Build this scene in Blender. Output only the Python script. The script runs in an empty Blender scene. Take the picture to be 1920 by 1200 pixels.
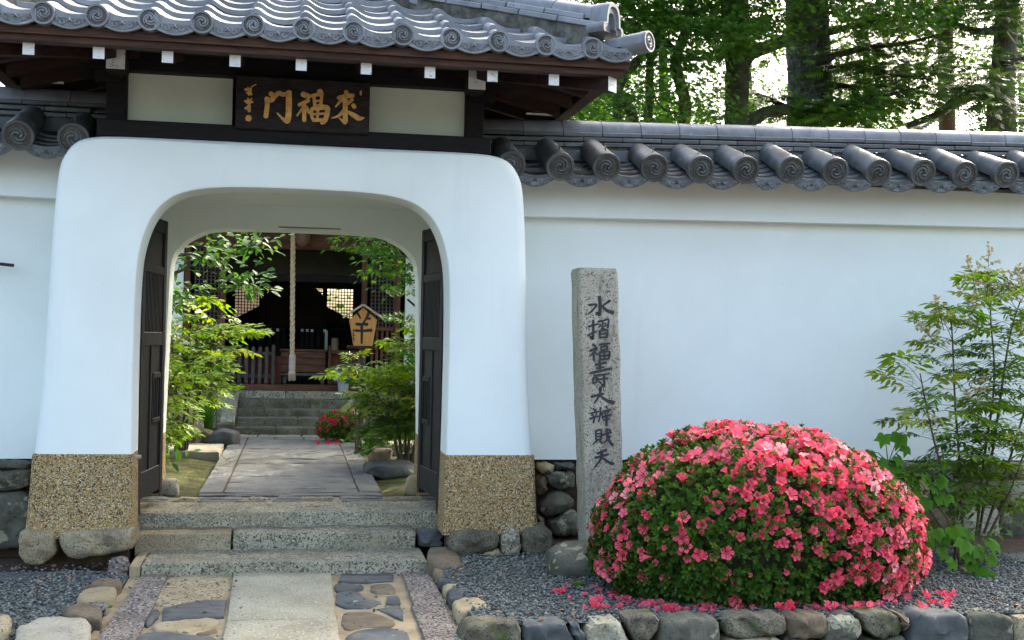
import bpy, math, random
import numpy as np
from mathutils import Vector, Matrix
rnd = random.Random(7)
nr = np.random.RandomState(7)
sc = bpy.context.scene
col = sc.collection
# ------------------------------------------------------------------ camera
EYE = Vector((0, 0, 1.45))
FPX = 2250.0                                   # focal length for a 1920 px wide frame
cam = bpy.data.objects.new('camera', bpy.data.cameras.new('camera'))
col.objects.link(cam)
CAMR = (Matrix.Rotation(-.1785, 3, 'Z') @ Matrix.Rotation(math.pi/2 + .0147, 3, 'X') @ Matrix.Rotation(.02, 3, 'Z'))
cam.matrix_world = Matrix.Translation(EYE) @ CAMR.to_4x4()
cam.data.sensor_width = 36
cam.data.lens = 36 * FPX / 1920
cam.data.clip_end = 2000
sc.camera = cam
# ------------------------------------------------------------------ sky and sun
SUN_EL, SUN_AZ = math.radians(41), math.radians(44)      # azimuth from +Y (away from the viewer) towards +X
SUNV = Vector((math.sin(SUN_AZ)*math.cos(SUN_EL), math.cos(SUN_AZ)*math.cos(SUN_EL), math.sin(SUN_EL)))
w = bpy.data.worlds.new('World'); sc.world = w; w.use_nodes = True
nt = w.node_tree
sky = nt.nodes.new('ShaderNodeTexSky'); sky.sky_type = 'NISHITA'; sky.sun_disc = False
sky.sun_elevation = SUN_EL; sky.sun_rotation = SUN_AZ
sky.air_density = 1.0; sky.dust_density = 6.0; sky.ozone_density = .15
nt.links.new(sky.outputs[0], nt.nodes['Background'].inputs[0])
nt.nodes['Background'].inputs[1].default_value = .15
sl = bpy.data.lights.new('sun', 'SUN'); sl.energy = 2.2; sl.angle = math.radians(.6); sl.color = (1, .93, .82)
so = bpy.data.objects.new('sun', sl); col.objects.link(so)
so.rotation_euler = (-SUNV).to_track_quat('-Z', 'Y').to_euler()
so.location = SUNV * 40
vs = sc.view_settings
vs.view_transform = 'Standard'; vs.look = 'None'; vs.gamma = 1; vs.exposure = 2.52
vs.use_curve_mapping = False
sc.cycles.use_denoising = True
sc.cycles.max_bounces = 8
sc.cycles.diffuse_bounces = 4
sc.cycles.sample_clamp_indirect = 6

# ------------------------------------------------------------------ measuring helpers
def ray(px, py):
    return CAMR @ Vector(((px-960)/FPX, -(py-600)/FPX, -1))
def P(px, py, Y):                              # point of the vertical plane at distance Y
    d = ray(px, py); return EYE + d*(Y/d.y)
def G(px, py, Z):                              # point of the level plane at height Z
    d = ray(px, py); return EYE + d*((Z-EYE.z)/d.z)
def zoomer(x0, y0, s):                         # survey sheets drawn at different scales
    return lambda x, y: (x0+x/s, y0+y/s)

# ------------------------------------------------------------------ objects
def put(o, name, parent=None, label=None, cat=None, group=None, kind=None):
    o.name = name
    col.objects.link(o)
    if parent is not None:
        o.parent = parent
        o.matrix_parent_inverse = WM.get(parent.name, Matrix.Identity(4)).inverted()
    tag(o, label, cat, group, kind)
    return o
WM = {}                                        # world matrices of parents
def tag(o, label=None, cat=None, group=None, kind=None):
    if label: o['label'] = label
    if cat: o['category'] = cat
    if group: o['group'] = group
    if kind: o['kind'] = kind
    return o
def thing(name, label, cat, loc=(0, 0, 0), group=None):
    o = bpy.data.objects.new(name, None); o.empty_display_size = .1
    put(o, name, None, label, cat, group)
    o.location = loc; WM[o.name] = Matrix.Translation(loc)
    return o
def inst(mesh, name, parent, M, **k):
    o = bpy.data.objects.new(name, mesh)
    put(o, name, parent, **k)
    o.matrix_basis = M; WM[o.name] = M
    return o
def TR(x, y, z, rz=0, s=1.0, rx=0, ry=0):
    return Matrix.Translation((x, y, z)) @ Matrix.Rotation(rz, 4, 'Z') @ Matrix.Rotation(ry, 4, 'Y') @ Matrix.Rotation(rx, 4, 'X') @ Matrix.Scale(s, 4)

class MB:
    def __init__(s): s.v = []; s.f = []
    def add(s, v, f):
        n = len(s.v); s.v += [tuple(p) for p in v]; s.f += [tuple(i+n for i in q) for q in f]; return s
    def box(s, x0, x1, y0, y1, z0, z1, b=0.0):
        if b <= 0:
            v = [(x, y, z) for x in (x0, x1) for y in (y0, y1) for z in (z0, z1)]
            return s.add(v, [(0,1,3,2),(4,6,7,5),(0,4,5,1),(2,3,7,6),(0,2,6,4),(1,5,7,3)])
        # chamfered box: 24 verts
        v = []; idx = {}
        for ix, x in enumerate((x0, x1)):
            for iy, y in enumerate((y0, y1)):
                for iz, z in enumerate((z0, z1)):
                    dx = b if ix == 0 else -b; dy = b if iy == 0 else -b; dz = b if iz == 0 else -b
                    for a, p in (('x', (x, y+dy, z+dz)), ('y', (x+dx, y, z+dz)), ('z', (x+dx, y+dy, z))):
                        idx[(a, ix, iy, iz)] = len(v); v.append(p)
        f = []
        for i in (0, 1):
            q = [('x', i, a, c) for a, c in ((0,0),(1,0),(1,1),(0,1))]; f.append(tuple(idx[k] for k in (q if i else q[::-1])))
            q = [('y', a, i, c) for a, c in ((0,0),(1,0),(1,1),(0,1))]; f.append(tuple(idx[k] for k in (q[::-1] if i else q)))
            q = [('z', a, c, i) for a, c in ((0,0),(1,0),(1,1),(0,1))]; f.append(tuple(idx[k] for k in (q if i else q[::-1])))
        for a in (0, 1):
            for c in (0, 1):
                f.append((idx[('x',a,c,0)], idx[('x',a,c,1)], idx[('y',a,c,1)], idx[('y',a,c,0)]))
                f.append((idx[('x',a,0,c)], idx[('x',a,1,c)], idx[('z',a,1,c)], idx[('z',a,0,c)]))
                f.append((idx[('y',0,a,c)], idx[('y',1,a,c)], idx[('z',1,a,c)], idx[('z',0,a,c)]))
                for e in (0, 1): f.append((idx[('x',a,c,e)], idx[('y',a,c,e)], idx[('z',a,c,e)]))
        return s.add(v, f)
    def rings(s, rings, caps=True, closed=False):
        n = len(rings[0]); v = [p for r in rings for p in r]; f = []
        m = len(rings)
        for i in range(m if closed else m-1):
            a = i*n; b = ((i+1) % m)*n
            for j in range(n):
                k = (j+1) % n; f.append((a+j, a+k, b+k, b+j))
        if caps and not closed:
            f.append(tuple(range(n))[::-1]); f.append(tuple((m-1)*n+j for j in range(n)))
        return s.add(v, f)
    def tube(s, pts, rad, n=8, caps=True, jag=0):
        pts = [Vector(p) for p in pts]
        if not hasattr(rad, '__len__'): rad = [rad]*len(pts)
        rs = []; up = Vector((0, 0, 1)); last = None
        for i, p in enumerate(pts):
            d = (pts[min(i+1, len(pts)-1)]-pts[max(i-1, 0)]).normalized()
            if last is None:
                x = d.cross(up if abs(d.z) < .9 else Vector((0, 1, 0))).normalized()
            else:
                x = (last - d*last.dot(d)).normalized()
            last = x; y = d.cross(x)
            rs.append([tuple(p+(x*math.cos(2*math.pi*k/n)+y*math.sin(2*math.pi*k/n))*rad[i]*(1+rnd.uniform(-jag, jag))) for k in range(n)])
        return s.rings(rs, caps)
    def lathe(s, prof, n=20, M=None):
        rs = []
        for r, z in prof:
            q = [Vector((r*math.cos(2*math.pi*k/n), r*math.sin(2*math.pi*k/n), z)) for k in range(n)]
            rs.append([tuple(M @ p) if M else tuple(p) for p in q])
        return s.rings(rs, True)
    def prism(s, poly, a, b, fn):              # poly in (u, v), fn(u, v, w) -> point
        return s.rings([[fn(u, v, a) for u, v in poly], [fn(u, v, b) for u, v in poly]])
    def mesh(s, name, mat, smooth=False):
        m = bpy.data.meshes.new(name)
        m.from_pydata(s.v, [], s.f); m.validate(); m.update()
        bm_fix(m)
        if mat: m.materials.append(MT(mat))
        if smooth:
            m.polygons.foreach_set('use_smooth', [True]*len(m.polygons))
            if smooth != 'all': m.set_sharp_from_angle(angle=math.radians(smooth if smooth is not True else 40))
        return m
    def build(s, name, mat, parent=None, smooth=False, **k):
        o = bpy.data.objects.new(name, s.mesh(name, mat, smooth))
        return put(o, name, parent, **k)
import bmesh
def bm_fix(m):
    bm = bmesh.new(); bm.from_mesh(m); bmesh.ops.recalc_face_normals(bm, faces=bm.faces); bm.to_mesh(m); bm.free()
def smooth_line(pts, k=4):
    pts = [np.array(p, float) for p in pts]; out = []
    for i in range(len(pts)-1):
        p0 = pts[max(i-1, 0)]; p1 = pts[i]; p2 = pts[i+1]; p3 = pts[min(i+2, len(pts)-1)]
        for j in range(k):
            t = j/k
            out.append(.5*((2*p1)+(-p0+p2)*t+(2*p0-5*p1+4*p2-p3)*t*t+(-p0+3*p1-3*p2+p3)*t**3))
    out.append(pts[-1]); return out
def resample(pts, n, closed=False):
    q = [np.array(p, float) for p in pts]
    if closed: q.append(q[0])
    q = np.array(q); d = np.r_[0, np.cumsum(np.linalg.norm(np.diff(q, axis=0), axis=1))]
    t = np.linspace(0, d[-1], n+1 if closed else n)
    if closed: t = t[:-1]
    return np.stack([np.interp(t, d, q[:, i]) for i in range(q.shape[1])], 1)

# ------------------------------------------------------------------ materials
MATS = {}
def MT(n): return MATS[n]
class NB:
    def __init__(s, name):
        s.m = bpy.data.materials.new(name); s.m.use_nodes = True; s.t = s.m.node_tree
        s.b = s.t.nodes['Principled BSDF']; s.o = s.t.nodes['Material Output']; MATS[name] = s.m
        s.tc = s.n('ShaderNodeTexCoord'); s.oi = s.n('ShaderNodeObjectInfo')
        a = s.n('ShaderNodeVectorMath'); a.operation = 'SCALE'
        c = s.n('ShaderNodeCombineXYZ')
        for i, f in enumerate((37., 61., 23.)):
            m_ = s.math('MULTIPLY', s.oi.outputs['Random'], f); s.l(m_, c.inputs[i])
        a = s.n('ShaderNodeVectorMath'); s.l(s.tc.outputs['Object'], a.inputs[0]); s.l(c.outputs[0], a.inputs[1])
        s.vec = a.outputs[0]
    def n(s, t): return s.t.nodes.new(t)
    def l(s, a, b): s.t.links.new(a, b)
    def math(s, op, a, b=None):
        n = s.n('ShaderNodeMath'); n.operation = op
        for i, x in enumerate((a, b)):
            if x is None: continue
            if isinstance(x, (int, float)): n.inputs[i].default_value = x
            else: s.l(x, n.inputs[i])
        return n.outputs[0]
    def map(s, scale):
        m = s.n('ShaderNodeMapping'); s.l(s.vec, m.inputs[0]); m.inputs['Scale'].default_value = scale
        return m.outputs[0]
    def noise(s, scale, stretch=None, detail=5, rough=.6, dist=0):
        n = s.n('ShaderNodeTexNoise'); n.inputs['Scale'].default_value = scale
        n.inputs['Detail'].default_value = detail; n.inputs['Roughness'].default_value = rough; n.inputs['Distortion'].default_value = dist
        s.l(s.map(stretch) if stretch else s.vec, n.inputs['Vector']); return n.outputs['Fac']
    def ramp(s, fac, stops, const=False):
        r = s.n('ShaderNodeValToRGB'); e = r.color_ramp.elements
        if const: r.color_ramp.interpolation = 'CONSTANT'
        while len(e) < len(stops): e.new(.5)
        for i, (p, c) in enumerate(stops):
            e[i].position = p; e[i].color = (*c, 1) if len(c) == 3 else c
        s.l(fac, r.inputs[0]); return r.outputs[0]
    def mix(s, fac, a, b, mode='MIX'):
        m = s.n('ShaderNodeMix'); m.data_type = 'RGBA'; m.blend_type = mode
        for i, x in ((0, fac), (6, a), (7, b)):
            if isinstance(x, (int, float)): m.inputs[i].default_value = x
            elif isinstance(x, tuple): m.inputs[i].default_value = (*x, 1)
            else: s.l(x, m.inputs[i])
        return m.outputs[2]
    def vary(s, c, amt):
        h = s.n('ShaderNodeHueSaturation'); s.l(c, h.inputs['Color'])
        s.l(s.math('ADD', s.math('MULTIPLY', s.oi.outputs['Random'], amt), 1-amt/2), h.inputs['Value']); return h.outputs[0]
    def bump(s, h, strength, dist=.01):
        b = s.n('ShaderNodeBump'); b.inputs['Strength'].default_value = strength; b.inputs['Distance'].default_value = dist
        s.l(h, b.inputs['Height']); s.l(b.outputs[0], s.b.inputs['Normal'])
    def fin(s, c, rough=.8, spec=.3):
        s.l(c, s.b.inputs['Base Color'])
        if isinstance(rough, (int, float)): s.b.inputs['Roughness'].default_value = rough
        else: s.l(rough, s.b.inputs['Roughness'])
        s.b.inputs['Specular IOR Level'].default_value = spec
        return s.m
def mat(name, c1, c2, scale=5, stretch=None, rough=.8, bump=.3, bscale=None, bdist=.01, speck=(), rndv=0, spec=.3, lo=.35, hi=.65, detail=6, dist=0):
    s = NB(name)
    n = s.noise(scale, stretch, detail, .6, dist)
    c = s.ramp(n, [(lo, c1), (hi, c2)])
    for (scl, cc, a, b, *st) in speck:
        k = s.noise(scl, st[0] if st else None, 3)
        c = s.mix(s.ramp(k, [(a, (0, 0, 0)), (b, (1, 1, 1))]), c, cc)
    if rndv: c = s.vary(c, rndv)
    if bump: s.bump(s.noise(bscale or scale*4, stretch, 6), bump, bdist)
    return s.fin(c, rough, spec)
mat('plaster', (.735, .785, .725), (.785, .84, .775), 1.3, rough=.85, bump=.14, bscale=5, bdist=.02, speck=((1.6, (.68, .73, .68), .6, .95, (5, 5, .35)), (1.1, (.7, .74, .69), .55, .9), (45, (.5, .5, .44), .735, .78)))
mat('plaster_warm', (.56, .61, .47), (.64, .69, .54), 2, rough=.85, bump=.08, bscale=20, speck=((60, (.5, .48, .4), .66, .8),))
mat('tile', (.115, .122, .124), (.2, .209, .212), 7, rough=.42, bump=.12, bscale=60, bdist=.003, rndv=.5, spec=.55,
    speck=((16, (.17, .185, .14), .655, .7), (30, (.070, .074, .071), .64, .74), (9, (.250, .273, .291), .6, .8)))
mat('tile_wall', (.043, .048, .047), (.085, .093, .09), 7, rough=.46, bump=.12, bscale=60, bdist=.003, rndv=.55, spec=.5,
    speck=((16, (.17, .185, .14), .655, .7), (34, (.048, .048, .039), .62, .72), (10, (.152, .164, .164), .6, .8)))
mat('tile_relief', (.05, .045, .036), (.1, .095, .08), 25, rough=.6, bump=.5, bscale=90, bdist=.004, rndv=.3)
mat('scroll_relief', (.08, .08, .075), (.17, .178, .18), 22, rough=.55, bump=1, bscale=38, bdist=.012, rndv=.2)
mat('mortar', (.06, .055, .042), (.15, .14, .115), 14, rough=.95, bump=.6, speck=((20, (.05, .07, .02), .55, .7),))
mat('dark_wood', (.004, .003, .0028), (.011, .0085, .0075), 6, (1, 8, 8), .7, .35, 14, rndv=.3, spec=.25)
mat('brown_wood', (.030, .012, .006), (.075, .034, .017), 5, (1, 10, 10), .65, .4, 12, rndv=.3, spec=.3)
mat('rafter_wood', (.018, .007, .005), (.039, .017, .011), 5, (6, 1, 6), .7, .4, 12, rndv=.5, spec=.25)
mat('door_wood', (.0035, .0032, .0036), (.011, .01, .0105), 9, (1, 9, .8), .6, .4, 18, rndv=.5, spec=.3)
mat('sign_wood', (.007, .005, .004), (.028, .021, .018), 3.2, (1.2, 6, 4.5), .7, .6, 9, dist=2.2, spec=.25)
mat('hall_wood', (.056, .018, .008), (.136, .049, .024), 6, (6, 6, .7), .65, .3, 14, rndv=.3)
mat('hall_wood_x', (.040, .017, .008), (.128, .056, .027), 6, (.7, 6, 6), .65, .3, 14, rndv=.3)
mat('red_board', (.07, .02, .013), (.11, .032, .02), 6, (6, 6, .8), .7, .2)
mat('grey_wood', (.048, .038, .029), (.104, .083, .070), 8, (8, 8, .8), .8, .3, 16, rndv=.3)
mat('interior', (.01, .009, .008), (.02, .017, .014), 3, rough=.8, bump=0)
mat('white_paint', (.62, .64, .6), (.74, .75, .72), 9, rough=.8, bump=.2, speck=((26, (.3, .3, .28), .58, .7, (1, 1, 3)),), rndv=.12)
mat('gold', (.42, .2, .035), (.72, .4, .09), 30, rough=.5, bump=.4, bscale=90, speck=((60, (.12, .06, .02), .62, .72),), spec=.6)
mat('ink', (.025, .026, .028), (.05, .05, .052), 40, rough=.8, bump=0)
mat('plaque_wood', (.6, .27, .085), (.74, .4, .15), 7, (8, 8, .6), .6, .2)
mat('pale_wood', (.36, .3, .24), (.5, .43, .36), 8, (1, 8, 8), .7, .2)
mat('rope', (.42, .32, .19), (.62, .5, .32), 30, rough=.9, bump=.6, bscale=120, bdist=.004)
mat('tassel', (.28, .23, .17), (.48, .4, .3), 40, (4, 4, .6), .9, .5, 60)
mat('granite', (.24, .225, .15), (.41, .38, .26), 5, rough=.88, bump=1, bscale=55, bdist=.01, rndv=.15,
    speck=((75, (.06, .056, .042), .5, .6), (60, (.52, .48, .35), .57, .66), (2.2, (.25, .21, .12), .52, .8), (14, (.13, .125, .09), .56, .7)))
mat('granite_pale', (.27, .25, .17), (.39, .365, .255), 3, rough=.85, bump=.8, bscale=60, bdist=.006, rndv=.12,
    speck=((80, (.143, .122, .075), .56, .64), (70, (.588, .509, .331), .6, .66)))
mat('granite_plum', (.14, .118, .09), (.27, .235, .185), 4, rough=.88, bump=1, bscale=45, bdist=.012, rndv=.12,
    speck=((55, (.06, .042, .038), .49, .58, (1, .6, 1)), (70, (.45, .4, .33), .57, .64)))
mat('granite_beige', (.286, .220, .122), (.420, .342, .203), 5, rough=.85, bump=.9, bscale=40, bdist=.014,
    speck=((55, (.076, .057, .035), .54, .6), (80, (.504, .418, .267), .6, .66)))
mat('granite_rust', (.252, .205, .116), (.378, .319, .197), 4, rough=.88, bump=.8, bscale=40, bdist=.012, rndv=.15,
    speck=((110, (.084, .072, .046), .54, .62), (5, (.23, .125, .045), .56, .72), (3.5, (.101, .091, .058), .58, .7)))
mat('granite_dark', (.084, .076, .052), (.202, .179, .116), 6, rough=.9, bump=.8, bscale=45, bdist=.01, rndv=.2,
    speck=((110, (.042, .038, .026), .52, .6), (7, (.059, .068, .020), .56, .68)))
mat('slate', (.04, .044, .042), (.085, .09, .084), 5, (1, 4, 1), .62, .4, 22, bdist=.012, rndv=.3, speck=((12, (.160, .152, .109), .64, .8),))
mat('stone_brown', (.109, .084, .049), (.210, .160, .093), 5, rough=.8, bump=.5, bscale=24, bdist=.012, rndv=.35, speck=((60, (.076, .061, .041), .56, .66),))
mat('stone_tan', (.252, .205, .110), (.370, .304, .174), 5, rough=.85, bump=.5, bscale=24, bdist=.012, rndv=.2, speck=((40, (.126, .099, .058), .6, .7),))
mat('stone_pale', (.26, .24, .17), (.37, .345, .255), 4, rough=.85, bump=.6, bscale=24, bdist=.012, speck=((70, (.134, .114, .075), .58, .66),))
mat('stone_lichen', (.063, .065, .046), (.143, .137, .096), 5, rough=.88, bump=.7, bscale=20, bdist=.015, rndv=.3,
    speck=((7, (.286, .274, .180), .57, .61), (60, (.050, .049, .035), .58, .66), (4, (.084, .091, .026), .62, .74)))
mat('stone_blue', (.05, .057, .056), (.115, .122, .112), 5, rough=.75, bump=.5, bscale=20, bdist=.015, rndv=.25, speck=((9, (.153, .123, .062), .6, .72), (6, (.297, .299, .242), .65, .69)))
mat('pillar_stone', (.29, .275, .205), (.4, .385, .3), 3, rough=.88, bump=.6, bscale=80, bdist=.006,
    speck=((95, (.101, .090, .058), .55, .61), (80, (.538, .471, .313), .6, .66), (5, (.168, .137, .099), .58, .72, (2.5, 2.5, .5))))
mat('path_stone', (.095, .101, .094), (.155, .162, .152), 6, rough=.75, bump=.9, bscale=60, bdist=.008, rndv=.12, speck=((70, (.086, .082, .067), .54, .62),))
mat('concrete', (.17, .155, .11), (.25, .23, .17), 5, rough=.85, bump=.4, bscale=50, speck=((60, (.150, .136, .099), .6, .7),))
mat('sand', (.25, .195, .11), (.4, .32, .19), 8, rough=.95, bump=.7, bscale=50, speck=((20, (.220, .162, .084), .6, .72),))
mat('soil', (.044, .026, .014), (.088, .056, .033), 9, rough=.95, bump=.8, bscale=40)
mat('moss', (.024, .026, .007), (.104, .112, .017), 5, rough=.95, bump=1, bscale=60, bdist=.03, speck=((8, (.048, .034, .015), .55, .66), (30, (.136, .152, .021), .6, .72)))
mat('gravel', (.042, .052, .054), (.119, .136, .135), 70, rough=.75, bump=.8, bscale=80)
mat('street', (.05, .05, .05), (.07, .07, .068), 30, rough=.9, bump=.4)
mat('bark', (.03, .026, .02), (.08, .07, .055), 10, (3, 3, 1), .92, 1, 22, bdist=.03, speck=((6, (.05, .07, .02), .54, .7),))
mat('bark_moss', (.026, .026, .018), (.06, .07, .03), 8, (2, 2, 1), .95, 1, 20, bdist=.03, speck=((3, (.11, .14, .02), .56, .7),))
mat('bark_fir', (.05, .055, .048), (.13, .145, .13), 12, (1.5, 1.5, .8), .92, 1, 26, bdist=.04, speck=((22, (.2, .23, .21), .56, .64), (9, (.028, .026, .022), .55, .65)))
mat('bark_cedar', (.07, .055, .045), (.19, .16, .14), 8, (6, 6, .5), .92, 1, 16, bdist=.04)
mat('rust_pole', (.1, .052, .038), (.17, .095, .075), 5, (2, 2, .4), .7, .2)
mat('stem', (.05, .04, .022), (.11, .085, .05), 20, (1, 1, .4), .85, .4)
mat('tan_backdrop', (.12, .075, .036), (.18, .115, .06), 3, rough=.95, bump=.3)
mat('hydrangea_blue', (.3, .42, .62), (.5, .62, .75), 20, rough=.8, bump=0)
mat('zinc', (.28, .31, .32), (.38, .4, .42), 6, rough=.5, bump=.1)
mat('dry_leaf', (.16, .07, .03), (.34, .17, .08), 12, rough=.85, bump=.2, rndv=.5)
mat('frieze', (.02, .022, .012), (.03, .032, .018), 4, rough=.8, bump=0)
mat('far_tile', (.035, .042, .05), (.07, .08, .095), 6, rough=.4, bump=.1, rndv=.3, spec=.6)
# exposed aggregate
s = NB('pebble_dash')
v = s.n('ShaderNodeTexVoronoi'); v.inputs['Scale'].default_value = 135; s.l(s.vec, v.inputs['Vector'])
sep = s.n('ShaderNodeSeparateColor'); s.l(v.outputs['Color'], sep.inputs[0])
c = s.ramp(sep.outputs[0], [(0, (.09, .075, .045)), (.12, (.38, .27, .1)), (.4, (.48, .36, .17)), (.62, (.34, .19, .06)), (.74, (.27, .24, .155)), (.85, (.62, .52, .34)), (.96, (.05, .05, .04))], True)
e = s.ramp(v.outputs['Distance'], [(.5, (1, 1, 1)), (.8, (.6, .52, .38))])
c = s.mix(1, c, e, 'MULTIPLY')
st = s.ramp(s.noise(1.6, None, 5), [(.4, (1, 1, 1)), (.7, (.78, .72, .6))])
c = s.mix(.6, c, st, 'MULTIPLY')
s.bump(s.math('SUBTRACT', 1.0, v.outputs['Distance']), .8, .008)
s.fin(c, .75, .35)
def leafmat(name, stops, trans=.4, rough=.45, var=.25):
    s = NB(name)
    a = s.n('ShaderNodeAttribute'); a.attribute_name = 'tint'
    f = s.math('ADD', a.outputs['Fac'], s.math('MULTIPLY', s.oi.outputs['Random'], var))
    c = s.ramp(f, stops); s.fin(c, rough, .35)
    s.b.inputs['Specular IOR Level'].default_value = .2
    t = s.n('ShaderNodeBsdfTranslucent'); s.l(c, t.inputs[0])
    hs = s.n('ShaderNodeHueSaturation'); hs.inputs['Value'].default_value = 1.35; hs.inputs['Saturation'].default_value = 1.1; s.l(c, hs.inputs['Color']); s.l(hs.outputs[0], t.inputs[0])
    m = s.n('ShaderNodeMixShader'); m.inputs[0].default_value = trans
    s.l(s.b.outputs[0], m.inputs[1]); s.l(t.outputs[0], m.inputs[2]); s.l(m.outputs[0], s.o.inputs[0])
leafmat('maple_leaf', [(0, (.02, .07, .012)), (.5, (.048, .125, .016)), (1, (.115, .22, .022))], .42)
leafmat('fir_leaf', [(0, (.018, .055, .012)), (.6, (.048, .125, .022)), (1, (.13, .26, .03))], .38)
leafmat('cedar_leaf', [(0, (.018, .05, .014)), (.6, (.045, .1, .022)), (1, (.11, .19, .03))], .35)
leafmat('broad_leaf', [(0, (.02, .065, .012)), (.6, (.045, .12, .018)), (1, (.12, .21, .028))], .35, .55)
leafmat('nandina_leaf', [(0, (.045, .115, .015)), (.5, (.105, .205, .022)), (.85, (.23, .32, .03)), (1, (.25, .25, .04))], .4, .4)
leafmat('dark_nandina', [(0, (.02, .07, .012)), (.55, (.05, .13, .02)), (.9, (.14, .23, .03)), (1, (.17, .11, .04))], .4, .4)
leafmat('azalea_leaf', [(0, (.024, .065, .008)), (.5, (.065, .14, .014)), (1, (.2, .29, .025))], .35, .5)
leafmat('mallow_leaf', [(0, (.04, .13, .012)), (1, (.11, .26, .02))], .45, .75)
leafmat('grass_leaf', [(0, (.05, .14, .015)), (1, (.16, .32, .03))], .45)
leafmat('pine_leaf', [(0, (.02, .06, .014)), (1, (.1, .19, .025))], .25)
leafmat('azalea_flower', [(0, (.73, .062, .115)), (.4, (.85, .13, .185)), (.85, (.9, .21, .265)), (1, (.92, .4, .42))], .35, .6, .3)
leafmat('red_flower', [(0, (.5, .02, .05)), (1, (.72, .06, .12))], .3, .6)
leafmat('wilted', [(0, (.3, .13, .05)), (1, (.5, .26, .12))], .3, .8)
leafmat('cream_flower', [(0, (.5, .45, .24)), (1, (.68, .6, .36))], .3, .8)
# ================================================================== shapes used all over
from mathutils import noise as mnoise
def chaikin(poly, it):
    p = [np.array(q, float) for q in poly]
    for _ in range(it):
        p = [x for i in range(len(p)) for x in (.87*p[i]+.13*p[(i+1) % len(p)], .13*p[i]+.87*p[(i+1) % len(p)])]
    return p
def stone_mesh(poly, h, fn, bev=.02, soft=1, n=26, rough=.006, bulge=.1, base=0.0):
    if soft: p = resample(chaikin(poly, soft), n, True)
    else:                                        # keep the corners
        q = np.array(poly, float); e = np.linalg.norm(np.roll(q, -1, 0)-q, axis=1); p = []
        for i in range(len(q)):
            k = max(2, int(round(n*e[i]/e.sum())))
            p += [q[i]+(q[(i+1) % len(q)]-q[i])*t/k for t in range(k)]
        p = np.array(p); n = len(p)
    c = p.mean(0); r = np.linalg.norm(p-c, axis=1).mean()
    p = p + nr.uniform(-1, 1, p.shape)*rough*.6
    b = min(bev/r, .45)
    rs = []; sd = nr.uniform(0, 99)
    def wob(q, k):
        return k*rough*(1.6*mnoise.noise(Vector((q[0]*9, q[1]*9, sd)))+mnoise.noise(Vector((q[0]*26, q[1]*26, sd+7))))
    for sc_, hh, jz in ((1.0, base, 0), (1.0, h-bev, .4), (1-b*.3, h-bev*.3, .8), (1-b, h, 1), ((1-b)*.75, h*(1+bulge*.45), 1.5), ((1-b)*.42, h*(1+bulge*.8), 1.8), ((1-b)*.16, h*(1+bulge), 1.8)):
        rs.append([(*(c+(q-c)*sc_), hh+wob(c+(q-c)*sc_, jz)) for q in p])
    m = MB(); v = [fn(*q) for r_ in rs for q in r_]; f = []
    for i in range(len(rs)-1):
        for j in range(n):
            k = (j+1) % n; f.append((i*n+j, i*n+k, (i+1)*n+k, (i+1)*n+j))
    v.append(fn(c[0], c[1], h*(1+bulge)+wob(c, 1.8))); L = len(v)-1
    for j in range(n): f.append(((len(rs)-1)*n+j, (len(rs)-1)*n+(j+1) % n, L))
    f.append(tuple(range(n)))
    return m.add(v, f)
def flat_stone(name, pts, z0, h, mat_, parent, soft=1, bev=.012, **k):       # pts: ground points
    poly = [(p[0], p[1]) for p in pts]
    return stone_mesh(poly, h, lambda u, v, w_: (u, v, z0+w_), bev, soft, **{a: k.pop(a) for a in ('rough', 'bulge', 'n') if a in k}).build(k.pop('name2', name), mat_, parent, 50, **k)
def face_stone(name, pts, Y, d, mat_, parent, soft=1, bev=.03, **k):         # pts: points of a vertical plane, bulging towards the viewer
    poly = [(p[0], p[2]) for p in pts]
    return stone_mesh(poly, d, lambda u, v, w_: (u, Y-w_, v), bev, soft, **{a: k.pop(a) for a in ('rough', 'bulge', 'n', 'base') if a in k}).build(name, mat_, parent, 50, **k)
def rock_mesh(name, mat_, seed, sx, sy, sz, box=.35, sub=3, amp=.22):
    bm = bmesh.new(); bmesh.ops.create_icosphere(bm, subdivisions=sub, radius=1)
    for v in bm.verts:
        p = v.co.copy(); m_ = max(abs(p.x), abs(p.y), abs(p.z))
        p = p.lerp(p/m_*.85, box)
        d = 1+amp*mnoise.noise(p*1.3+Vector((seed*7.1, seed*3.3, 0)))+amp*.45*mnoise.noise(p*3.4+Vector((0, seed*5.1, 2)))
        v.co = Vector((p.x*d*sx, p.y*d*sy, p.z*d*sz))
    m = bpy.data.meshes.new(name); bm.to_mesh(m); bm.free(); m.materials.append(MT(mat_))
    m.polygons.foreach_set('use_smooth', [True]*len(m.polygons)); m.set_sharp_from_angle(angle=math.radians(38))
    return m
def rock(name, mat_, x, y, z, sx, sy, sz, seed, label=None, cat='rock', rz=0, group=None, parent=None, **k):
    return inst(rock_mesh(name, mat_, seed, sx, sy, sz, **k), name, parent, TR(x, y, z, rz), label=label, cat=cat if label else None, group=group)

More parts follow.
